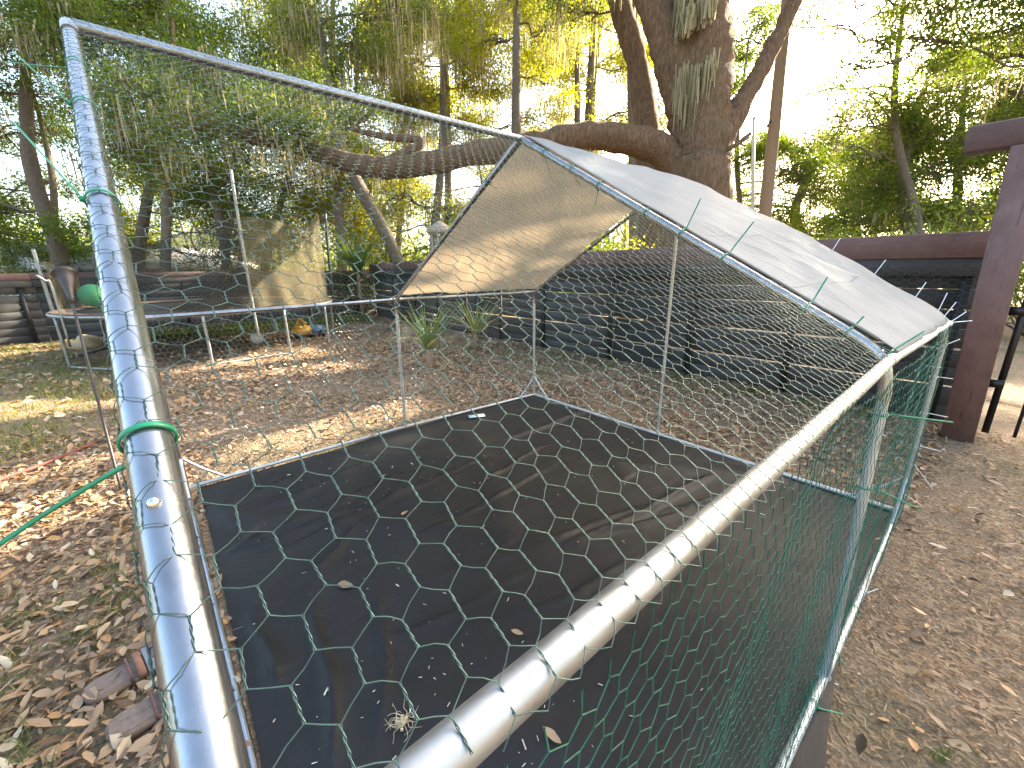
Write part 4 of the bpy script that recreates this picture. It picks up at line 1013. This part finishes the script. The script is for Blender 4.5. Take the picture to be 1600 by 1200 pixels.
# right side
bg_tree(1265, 22, 7, 1.0, (1290, 230), [(1200, 280, 0, 1.9, 1.1), (1290, 300, 1, 1.8, 1.0), (1150, 320, 1, 1.6, .9), (1330, 250, .5, 1.6, .9), (1230, 350, 1, 2, .7), (1380, 330, 0, 1.6, .9)], 'twisted low limbed tree beyond the wooden pole', 'leaf_mid', 40, ncl=26, lsize=.12)
bg_tree(1430, 13, 7, .4, (1450, 120), [(1430, 190, 0, 1.5, .9), (1500, 130, .4, 1.4, .9), (1370, 290, .6, 1.2, .7), (1480, 270, .4, 1.4, .8), (1560, 220, .5, 1.4, 1.0), (1420, 340, .4, 1.3, .6), (1330, 350, .5, 1.0, .5), (1540, 330, .4, 1.3, .7), (1620, 310, .4, 1.4, .9), (1660, 150, .4, 1.5, 1.0)], 'dense dark evergreen tree behind the gate post', 'leaf_dark', 41, moss=.12, ncl=42)
bg_tree(1720, 10, 14, .3, (1640, -150), [(1560, -20, 0, 1.3, .7), (1480, 10, .4, 1.0, .5), (1620, 60, .2, 1.2, .8), (1420, 60, .6, .7, .4), (1330, 110, .9, .6, .35), (1550, 90, .6, .8, .5), (1700, -80, 0, 1.6, 1.0), (1600, -140, 0, 1.8, .9), (1480, -120, .3, 1.5, .7), (1380, -40, .6, .9, .4), (1850, 60, 0, 1.8, 1.4)], 'tree overhanging from the upper right above the gate', 'leaf_dark', 42, moss=.15, ncl=24, lsize=.08, per=70)
bg_tree(1345, 26, 6, .5, (1350, 200), [(1350, 250, 0, 1.6, .8), (1300, 200, .5, 1.2, .6), (1260, 250, 0, 1.2, .7)], 'small far tree in the bright gap right of the pole', 'leaf_yellow', 43, ncl=20, lsize=.12, per=60)
# trees standing left of the yard, outside the photograph's frame, that shade it
bg_tree(-420, 12, 12, .3, (-420, -60), [(-330, 60, 0, 2.0, 1.3), (-480, 120, 0, 2.0, 1.4), (-250, -60, 0, 2.0, 1.2), (-260, 250, 0, 1.6, 1.2)], 'broad dark tree just beyond the left edge of the yard', 'leaf_dark', 44, ncl=18)

def fill(name, label, base, d, r, regions, leafm, seed, n=16, rad=(.8, 1.25), **kw):
    """a canopy tree whose leafy masses spread over given parts of the wood"""
    q = np.random.default_rng(seed); bl = []
    for (x0, x1, y0, y1, wgt) in regions:
        for k in range(max(1, int(round(n * wgt)))):
            ra_ = q.uniform(*rad); bl.append((AT(q.uniform(x0, x1), q.uniform(y0, y1), d + q.uniform(-1.5, 2.0)), np.array((ra_, ra_, ra_ * .62))))
    b = base_of(AT(base[0], 430, d)); tp_ = AT(base[1], base[2], d); sd = nrm(np.cross((0, 0, 1), tp_ - CAM)) * q.normal() * .35
    return tree(name if len(name) > 2 else 'woodland_tree', label, [b, lerp(b, tp_, .3) + sd * .5, lerp(b, tp_, .6) + sd, tp_], [r * 1.4, r * 1.1, r * .9, r * .35], bl, leafm, seed=seed, **kw)
fill('t', 'shady tree crown filling the upper left corner', (-60, -30, -60), 11, .13, [(-200, 130, -160, 120, 1)], 'leaf_dark', 101, 12, moss=.5, mlen=(.4, 1.3), ncl=26, per=100)
fill('t', 'dark crowned tree behind the near ridge pipe', (240, 260, -80), 12.5, .12, [(100, 420, -160, 150, .8), (140, 420, 150, 260, .3)], 'leaf_mid', 102, 18, moss=.35, mlen=(.3, 1.1), ncl=28, per=105)
fill('t', 'tree with bright leaves below the oak limb on the left', (330, 360, 150), 16, .10, [(180, 560, 240, 400, 1)], 'leaf_yellow', 103, 18, ncl=26, per=95, rad=(.8, 1.3), lsize=.11, moss=.15)
fill('t', 'tall mossy tree left of centre', (530, 520, -90), 14.5, .14, [(400, 660, -180, 140, 1)], 'leaf_yellow', 104, 17, moss=.8, mlen=(.6, 2.0), ncl=22, per=85)
fill('t', 'tall yellow green tree filling the middle of the wood', (700, 690, -90), 17.5, .14, [(560, 880, -180, 200, 1)], 'leaf_yellow', 105, 19, moss=.5, mlen=(.5, 1.8), ncl=26, per=95, rad=(1.0, 1.6), lsize=.115)
fill('t', 'yellow green tree behind the oak limb in the middle', (610, 620, 100), 19, .12, [(480, 860, 160, 400, 1)], 'leaf_yellow', 106, 19, moss=.25, ncl=26, per=95, rad=(1.0, 1.6), lsize=.12)
fill('t', 'backlit tree filling the space left of the massive oak', (900, 900, -60), 17, .14, [(800, 1060, -180, 220, 1)], 'leaf_yellow', 107, 16, moss=.4, mlen=(.4, 1.5), ncl=24, per=90, rad=(.9, 1.5), lsize=.115)
fill('t', 'tree in the gap just right of the massive oak', (1170, 1170, 60), 20, .12, [(1130, 1240, 10, 130, .35), (1130, 1400, 215, 370, 1)], 'leaf_mid', 108, 16, ncl=26, per=95, rad=(.9, 1.5), lsize=.12)
fill('t', 'leafy evergreen filling the wood above the right fence', (1500, 1510, 100), 15, .14, [(1340, 1680, 190, 370, 1), (1480, 1700, 60, 200, .5)], 'leaf_dark', 109, 19, ncl=32, per=105, rad=(.8, 1.3), moss=.12, lsize=.105)
fill('t', 'high spreading crown above the right fence, mostly over the frame', (1900, 1700, -350), 10.5, .20, [(1180, 1720, -420, -60, 1), (1400, 1750, -60, 60, .15)], 'leaf_dark', 110, 26, ncl=30, per=110, rad=(.9, 1.4), moss=.1, lsize=.10)
fill('t', 'high crown of a tree behind the oak, above the frame', (1000, 1000, -350), 14, .20, [(500, 1250, -480, -120, 1)], 'leaf_mid', 111, 15, ncl=26, per=100, rad=(1.1, 1.7), moss=.25, lsize=.115)
fill('t', 'bright leafed tree filling the gap between the oak stems', (960, 950, -40), 22, .14, [(820, 1070, -60, 260, 1)], 'leaf_yellow', 114, 17, ncl=26, per=95, rad=(1.1, 1.8), lsize=.13, moss=.2)
fill('t', 'pale leafed tree far behind the ridge pipe', (560, 560, -60), 23, .14, [(420, 840, -60, 300, 1)], 'leaf_yellow', 115, 20, ncl=26, per=95, rad=(1.2, 1.9), lsize=.13, moss=.2)
fill('t', 'thin leafed branches in the bright sky gap right of the oak', (1480, 1420, -60), 12, .10, [(1230, 1460, -60, 150, .7), (1300, 1560, 120, 230, .5)], 'leaf_dark', 113, 24, ncl=13, per=75, rad=(.45, .8), lsize=.085, moss=.1)
fill('t', 'sparse leafed tree in front of the sky at the far left', (70, 40, 100), 14, .10, [(-160, 150, 170, 400, 1)], 'leaf_mid', 112, 16, ncl=24, per=90, rad=(.7, 1.1), lsize=.10)
def woodland():
    """the wood beyond, one leafy mass with no single trees to tell apart"""
    r_ = np.random.default_rng(50); lv = MB(); pts = []; wood = MB()
    for k in range(420):
        px = r_.uniform(-500, 1900); d = r_.uniform(24, 44); top = np.interp(px, [-500, 0, 250, 500, 900, 1080, 1150, 1250, 1400, 1600, 1900], [7, 4, 5, 5.5, 5.5, 5, 4.5, 4, 4.5, 5, 6])
        p = AT(px, 430, d); z = r_.uniform(.2, top); s = r_.uniform(.8, 1.7)
        pts.append(np.array((p[0], p[1], z)) + r_.normal(size=(150, 3)) * (s, s, s * .6))
        if k % 3 == 0: wood.add(*tube(limb_path((p[0], p[1], -.2), (p[0] + r_.normal() * .8, p[1] + r_.normal() * .8, z + 2), r_, .05, 5), np.linspace(.14, .05, 13), 6))
    for k in range(190):                       # low undergrowth close behind the fences
        px = r_.uniform(-200, 1100); dq = r_.uniform(15.5, 23); dq = dq + 6 if 110 < px < 330 else dq; p = AT(px, 430, dq); s = r_.uniform(.7, 1.2)
        pts.append(np.array((p[0], p[1], r_.uniform(.4, 3.0))) + r_.normal(size=(90, 3)) * (s, s, s * .6))
    for k in range(60):
        s = .8; pts.append(np.array((r_.uniform(1, 14), r_.uniform(13, 24), r_.uniform(.3, 2.6))) + r_.normal(size=(90, 3)) * (s, s, s * .6))
    for k in range(150):                       # unseen leaf mass added behind the camera to darken pipe reflections
        az = math.radians(r_.uniform(-150, 55)); d = r_.uniform(11, 26); z = r_.uniform(.3, 7.5); s = r_.uniform(1.2, 2.2)
        p = np.array((1.6 + d * math.cos(az), d * math.sin(az), z))
        pts.append(p + r_.normal(size=(130, 3)) * (s, s, s * .7))
    P = np.concatenate(pts); P = P[(P[:, 2] > 0) & ~in_beam(P)]; leaves(lv, P, .28, r_, tri=True)
    o = lv.build('distant_woodland', M['leaf_mid'], kind='stuff', tone=True); tag(o, 'dense green wood filling the distance beyond the fences', 'woodland')
    wo = wood.build('trunks', M['bark2'], o, smooth=True, kind='stuff')
woodland()

def shrub_bank():
    """undergrowth behind the fences"""
    r_ = np.random.default_rng(51)
    spots = [(560, 12.9, 1.0, 2.3, 'leaf_dark', 'dark rounded shrub behind the fence right of the trampoline net'), (625, 13.2, .9, 1.9, 'leaf_dark', 'dark shrub behind the fence below the oak limb'),
             (60, 13.5, 1.2, 2.2, 'leaf_dark', 'dark shrub behind the fence at the far left'), (320, 14, 1.2, 2.0, 'leaf_mid', 'bushy shrub behind the fence between trampoline poles'),
             (720, 12, 1.0, 1.8, 'leaf_yellow', 'yellow green shrub behind the stone lantern'), (1330, 10.5, .9, 2.3, 'leaf_mid', 'leafy shrub above the fence cap right of the tarpaulin'), (1545, 8.8, 1.0, 2.9, 'leaf_dark', 'dark shrub behind the gate post'), (1700, 9.0, 1.2, 3.0, 'leaf_dark', 'added tall dark shrub right of the metal gate, shading the ground'),  # gate post shrub raised and the last one added to shade the ground
             (1640, 7.2, .8, 1.6, 'leaf_mid', 'green shrub growing behind the metal gate'), (985, 11, 1.0, 1.9, 'leaf_yellow', 'pale shrub seen under the tarpaulin at the far end'), (900, 12, 1.1, 1.9, 'leaf_mid', 'green shrub behind the fence at the far end of the pen')]
    for k, (px, d, rad, h, mt, lab) in enumerate(spots):
        root = empty('shrub', lab, 'shrub'); p = AT(px, 430, d); b = np.array((p[0], p[1], 0)); lv = MB(); st = MB(); pts = []
        for q in range(30):
            e = b + np.array((r_.normal() * rad * .55, r_.normal() * rad * .55, r_.uniform(.25, 1) * h)); st.add(*tube(limb_path(b, e, r_, .06, 4), np.linspace(.02, .006, 10), 4, False))
            pts.append(e + r_.normal(size=(70, 3)) * (.26, .26, .2))
        P = np.concatenate(pts); P = P[(P[:, 2] > .02) & ~in_beam(P)]; leaves(lv, P, .085, r_)
        lv.build('foliage', M[mt], root, kind='stuff', tone=True); st.build('stems', M['bark2'], root, smooth=True)
shrub_bank()

def blades(mb, base, n, h0, h1, spread, r_, w=.006, droop=.5, tone=(0, 1), seg=4, out=.3):
    for k in range(n):
        a = r_.uniform(0, 6.28); o = np.array((math.cos(a), math.sin(a), 0)); side = np.array((-o[1], o[0], 0)); h = r_.uniform(h0, h1); ou = out * r_.uniform(.3, 1.2)
        p0 = base + np.array((r_.normal() * spread, r_.normal() * spread, 0)); V = []
        for j in range(seg + 1):
            t = j / seg; c = p0 + o * h * ou * t + o * h * droop * t * t * .5 + np.array((0, 0, h * (t - droop * .45 * t * t))); ww = w * (1 - t ** 1.6) + .0004
            V += [c - side * ww, c + side * ww]
        F = [(2 * j, 2 * j + 1, 2 * j + 3, 2 * j + 2) for j in range(seg)]
        mb.add(np.array(V), np.array(F), r_.uniform(*tone))
def spiky(name, p, label, n=46, h=(.5, .95), w=.016, dead=8, out=.9, trunk=.0, tone=(.1, .6), mat='yucca', cat='plant'):
    r_ = np.random.default_rng(int(abs(p[0] * 100)) + 3); root = empty(name, label, cat); mb = MB(); p = np.array((p[0], p[1], 0.0))
    stem = MB().add(*tube([p - (0, 0, .03), p + (0, 0, trunk + .06)], [.05, .035], 10, True, .1)).build('stem', M['old_wood'], root, smooth=True)
    blades(mb, p + (0, 0, trunk), n, *h, .03, r_, w, .35, tone, 5, out); mb.build('blades', M[mat], root, tone=True)
    if dead:
        mb = MB(); blades(mb, p + (0, 0, trunk), dead, h[0] * .7, h[1] * .8, .04, r_, w, 1.3, (.85, 1), 5, 1.2); mb.build('dead_blades', M[mat], root, tone=True)
yp = GND(672, 575); spiky('yucca_plant', yp, 'spiky grey green yucca standing behind the left netting', 60, (.5, .85), .015, 10, .8, .28)
yp2 = AT(742, 500, 6.9); spiky('yucca_plant', yp2, 'yucca with yellow blades close to the fence', 40, (.5, .8), .014, 14, 1.0, .30, (.3, 1.0))
pm = AT(1470, 360, 7.3); spiky('palmetto_plant', pm, 'dark palmetto fan rising above the fence cap near the gate post', 54, (.9, 1.4), .024, 0, .5, 1.0, (0, .25))
pm2 = AT(560, 430, 11.9); spiky('palmetto_plant', pm2, 'dark palmetto fan above the fence beside the black net pole', 70, (1.0, 1.7), .03, 4, .8, 1.3, (0, .2))

# ------------------------------------------------------------------ poles, lantern, house beyond the fences
up = empty('utility_pole', 'leaning brown wooden pole right of the massive oak', 'pole')
pb_, pt_ = AT(1197, 318, 13), AT(1226, 40, 13); dd = pt_ - pb_; s0 = pb_ - dd * ((pb_[2] + .2) / dd[2])
MB().add(*tube(sag(s0, pt_ + dd * .5, 0), np.linspace(.20, .15, 9), 12, True, .05)).build('shaft', M['old_wood'], up, smooth=True)
MB().add(*tube([AT(1198, 198, 12.9), AT(1206, 188, 12.7)], .03, 8)).build('bracket', M['dark_metal'], up, smooth=True)
pp = empty('marker_pole', 'thin pale pole standing between the oak and the wooden pole', 'pole')
a_, b_ = AT(1176, 318, 16), AT(1178, 185, 16)
MB().add(*tube([np.array((a_[0], a_[1], -.1)), a_, b_], [.075, .07, .06], 10)).build('shaft', M['pale_pole'], pp, smooth=True)
MB().add(*tube([b_, b_ + (0, 0, .05)], [.085, .05], 10)).build('cap', M['pale_pole'], pp, smooth=True)

def lantern():
    e = empty('garden_lantern', 'weathered arched stone lantern with a domed top behind the fence', 'lantern'); c = AT(688, 372, 10.6); c = np.array((c[0], c[1], 0)); z0 = 1.72
    MB().add(*tube([c + (0, 0, -.05), c + (0, 0, .3), c + (0, 0, z0 - .1), c + (0, 0, z0)], [.22, .12, .10, .30], 16)).build('pedestal', M['weathered'], e, smooth=False)
    for k in range(8):
        a = 2 * math.pi * k / 8; p = c + np.array((math.cos(a), math.sin(a), 0)) * .25
        MB().add(*tube([p + (0, 0, z0), p + (0, 0, z0 + .55)], .028, 8)).build('column', M['weathered'], e, smooth=True)
        a2 = a + 2 * math.pi / 8; q = c + np.array((math.cos(a2), math.sin(a2), 0)) * .25; ar = [lerp(p, q, t) + np.array((0, 0, z0 + .5 + .09 * math.sin(math.pi * t))) for t in np.linspace(0, 1, 7)]
        MB().add(*tube(ar, .026, 6)).build('arch', M['weathered'], e, smooth=True)
    MB().add(*tube([c + (0, 0, z0 + x) for x in (.56, .60, .66, .74, .82, .86)], [.33, .35, .33, .22, .10, .02], 18)).build('dome', M['weathered'], e, smooth=True)
lantern()
def house():
    e = empty('house', 'pale house with a light roof beyond the left fence', 'house'); c = AT(215, 432, 18); c = np.array((c[0], c[1], 0)); R = rotz(-1.15)
    def loc(x, y, z): return c + R @ np.array((x, y, z))
    MB().add(*box(loc(0, 0, .85), (7, 5, 1.7), R)).build('wall', M['plaster'], e)
    V = np.array([loc(-3.8, -3, 1.62), loc(3.8, -3, 1.62), loc(3.8, 0, 2.55), loc(-3.8, 0, 2.55), loc(-3.8, 3, 1.62), loc(3.8, 3, 1.62)])
    rf = MB().add(V, [np.array([(0, 1, 2, 3), (3, 2, 5, 4)]), np.array([(0, 3, 4), (1, 5, 2)])]).build('roof', M['roofing'], e); rf.modifiers.new('t', 'SOLIDIFY').thickness = .12
    for x in (-2, .2, 2.2):
        w = MB().add(*box(loc(x, -2.53, .95), (.9, .06, 1.0), R)).build('window', M['black_plastic'], e)
        MB().add(*box(loc(x, -2.57, .42), (1.05, .10, .06), R)).build('sill', M['plaster'], w)
house()

# ------------------------------------------------------------------ leaf litter, twigs, grass
def outside_pen(x, y): return ~((x > -1.5) & (x < np.where(y > 1.5, 1.53, 1.62)) & (y > -.01) & (y < 2.98))
def litter():
    r_ = np.random.default_rng(60); mb = MB()
    def field(n, x0, x1, y0, y1, s0, s1, asp, keep=None):
        x = r_.uniform(x0, x1, n); y = r_.uniform(y0, y1, n); m = outside_pen(x, y) & (y < 5.08)
        dens = .5 + .5 * np.sin(1.3 * x + .8) * np.sin(1.7 * y + .4) + .4 * np.sin(3.3 * x - 2 * y); m &= r_.random(n) < np.clip(.45 + .4 * dens, .15, 1)
        x, y = x[m], y[m]; n = len(x); a = r_.uniform(0, 6.28, n); s = r_.uniform(s0, s1, n); tl = r_.normal(size=n) * .34; cu = r_.uniform(-.35, .95, n)
        u = np.stack([np.cos(a), np.sin(a), tl], 1); v = np.stack([-np.sin(a), np.cos(a), r_.normal(size=n) * .45], 1); up_ = np.array((0, 0, 1.0))
        c = np.stack([x, y, gz(x, y) + .004 + r_.uniform(0, .35, n) * s], 1); S = s[:, None]; w = (asp * r_.uniform(.55, 1.15, n))[:, None]
        V = np.stack([c - u * S * .5, c - u * S * .15 + v * S * w * .5 + up_ * S * (cu[:, None] * .4), c + u * S * .22 + v * S * w * .42 + up_ * S * (cu[:, None] * .4), c + u * S * .5 + up_ * S * cu[:, None] * .3,
                      c + u * S * .22 - v * S * w * .42 + up_ * S * (cu[:, None] * .35), c - u * S * .15 - v * S * w * .5 + up_ * S * (cu[:, None] * .35)], 1)
        V[:, :, 2] = np.maximum(V[:, :, 2], (gz(x, y) + .001)[:, None])
        b = (np.arange(n) * 6)[:, None]; F = np.concatenate([b + np.array([0, 1, 2, 3]), b + np.array([0, 3, 4, 5])])
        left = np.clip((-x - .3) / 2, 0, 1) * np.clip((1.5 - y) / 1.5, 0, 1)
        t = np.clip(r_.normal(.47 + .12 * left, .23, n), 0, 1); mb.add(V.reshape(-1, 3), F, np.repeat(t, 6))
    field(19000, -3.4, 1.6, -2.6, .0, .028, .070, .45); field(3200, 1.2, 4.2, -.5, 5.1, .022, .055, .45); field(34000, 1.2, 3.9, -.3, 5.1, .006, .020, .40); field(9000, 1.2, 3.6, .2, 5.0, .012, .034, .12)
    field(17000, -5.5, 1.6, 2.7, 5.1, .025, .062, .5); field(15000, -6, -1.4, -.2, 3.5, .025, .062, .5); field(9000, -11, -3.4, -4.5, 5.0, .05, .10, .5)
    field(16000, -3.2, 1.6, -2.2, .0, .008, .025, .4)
    o = mb.build('leaf_litter', M['litter'], kind='stuff', tone=True); tag(o, 'brown fallen oak leaves carpeting the ground around the pen', 'leaf litter')
    # twigs
    n = 900; x = r_.uniform(-3.5, 4, n); y = r_.uniform(-2.4, 5, n); m = outside_pen(x, y); x, y = x[m], y[m]; n = len(x); a = r_.uniform(0, 6.28, n); ln = r_.uniform(.02, .11, n)
    c = np.stack([x, y, gz(x, y) + .010], 1); dv = np.stack([np.cos(a), np.sin(a), r_.normal(size=n) * .08], 1) * ln[:, None]
    V, F = prisms(c - dv, c + dv, r_.uniform(.0009, .0022, n)); o = MB().add(V, F).build('fallen_twigs', M['root'], kind='stuff'); tag(o, 'thin dry twigs strewn among the fallen leaves', 'twigs')
litter()
LT = [.35, .5, .62, .7, .78, .86, .92, .55, .68]
def leaf_hue(k): t = LT[k % 9]; return 'dark brown' if t < .58 else ('orange brown' if t < .8 else 'pale tan')
def leaf_mesh(seed):
    r_ = np.random.default_rng(seed); k = 7; V = []; cu = r_.uniform(.05, .3); tw = r_.uniform(-.5, .5)
    W = np.interp(np.linspace(0, 1, k), [0, .12, .4, .7, .9, 1], [.02, .11, .20, .23, .13, .01])
    for i, t in enumerate(np.linspace(-.5, .5, k)):
        z = cu * (t * t) * .9; dz = .28 * W[i]; jl, jr = r_.uniform(.85, 1.15, 2); V += [(t, -W[i] * jl, z + dz + tw * -W[i] * t), (t, 0, z), (t, W[i] * jr, z + dz + tw * W[i] * t)]
    F = [(3 * i + j, 3 * i + 3 + j, 3 * i + 4 + j, 3 * i + 1 + j) for i in range(k - 1) for j in (0, 1)]
    me = bpy.data.meshes.new('fallen_leaf'); me.from_pydata([Vector(v) for v in V], [], F); me.update()
    for p in me.polygons: p.use_smooth = True
    a = me.attributes.new('tone', 'FLOAT', 'POINT'); tv = LT[seed]; a.data.foreach_set('value', [tv + r_.normal() * .03 for _ in V]); me.materials.append(M['litter']); return me
LM = [leaf_mesh(i) for i in range(9)]
def put_leaf(x, y, z, s, a, label, group=None, k=0, flip=False):
    o = bpy.data.objects.new('fallen_leaf', LM[k % 9]); COL.objects.link(o); o.location = (x, y, z); o.scale = (s, s, s)
    o.rotation_euler = (random.gauss(0, .18) + (math.pi if flip else 0), random.gauss(0, .18), a); tag(o, label, 'leaf', group); return o
def single_leaves():
    r_ = np.random.default_rng(70); zone = [('fallen oak leaf on the dirt right of the pen', 'leaves right of the pen', 120, (1.66, 3.3, .5, 4.4)), ('fallen oak leaf on the ground left of the near rafter', 'leaves left of the pen', 150, (-2.4, .9, -1.5, -.08))]
    for lab, grp, n, (x0, x1, y0, y1) in zone:
        for k in range(n):
            x, y = r_.uniform(x0, x1), r_.uniform(y0, y1)
            put_leaf(x, y, float(gz(x, y)) + .016 + r_.uniform(0, .008), r_.uniform(.038, .070), r_.uniform(0, 6.28), leaf_hue(k) + ' ' + lab, leaf_hue(k) + ' ' + grp, k, r_.random() < .3)
    for px, py, s, lab in ((808, 988, .030, 'small orange leaf on the black sheet'), (862, 1152, .040, 'pale curled leaf on the black sheet near the eave pipe'), (540, 915, .045, 'cream coloured leaf on the black sheet left of centre'), (632, 802, .028, 'tiny pale leaf on the black sheet toward the left base rail')):
        p = GND(px, py, .02); put_leaf(p[0], p[1], float(cloth_z(p[0], p[1])) + .010, s * 1.6, r_.uniform(0, 6), lab, None, int(px), False)
single_leaves()
def grass():
    r_ = np.random.default_rng(80)
    def patch(spots, label, h, n, name='grass_tuft', spread=.05, w=.0022, tone=(0, .8)):
        mb = MB()
        for p in spots: blades(mb, np.array((p[0], p[1], float(gz(p[0], p[1])))), n, h * .5, h, spread, r_, w, .7, tone, 3, .5)
        tag(mb.build(name, M['grass'], kind='stuff', tone=True), label, 'grass')
    sp = [GND(x, y) + r_.normal(size=3) * (.05, .05, 0) for x, y in ((40, 930), (60, 960), (20, 975), (110, 960), (130, 930), (150, 985), (170, 960), (105, 1010), (90, 900), (140, 900), (190, 930), (40, 1150), (60, 1170), (15, 1060), (30, 1080), (205, 880), (180, 910)) for _ in range(2)]
    patch(sp, 'green grass tufts growing through the leaves at the lower left', .070, 16, spread=.03, w=.0017, tone=(.2, .85))
    sp = [(r_.uniform(-7.5, -3), -1.1 + r_.normal() * .35) for _ in range(260)] + [(r_.uniform(-11, -6), r_.uniform(-3.2, -1.2)) for _ in range(380)]
    patch(sp, 'sparse sunlit grass on the left side of the yard', .09, 14, spread=.09, w=.003, tone=(.3, 1))
    sp = [(r_.uniform(-4, 1.2), 4.95 - abs(r_.normal()) * .25) for _ in range(90)] + [(r_.uniform(-4.8, -1.8), 3.9 + r_.normal() * .35) for _ in range(60)]
    patch(sp, 'thin green weeds along the foot of the fence', .10, 12, spread=.06, w=.003, tone=(.1, .7))
    sp = [(r_.uniform(-10.8, -9.4), r_.uniform(-.5, 4.6)) for _ in range(260)]
    patch(sp, 'rough grass and weeds behind the trampoline', .30, 16, spread=.10, w=.006, tone=(0, .7))
    p = GND(1462, 1185); patch([p, p + (.01, .02, 0)], 'single small green sprout in the dirt at the lower right', .035, 10, spread=.008, w=.0015, tone=(.1, .4))
grass()
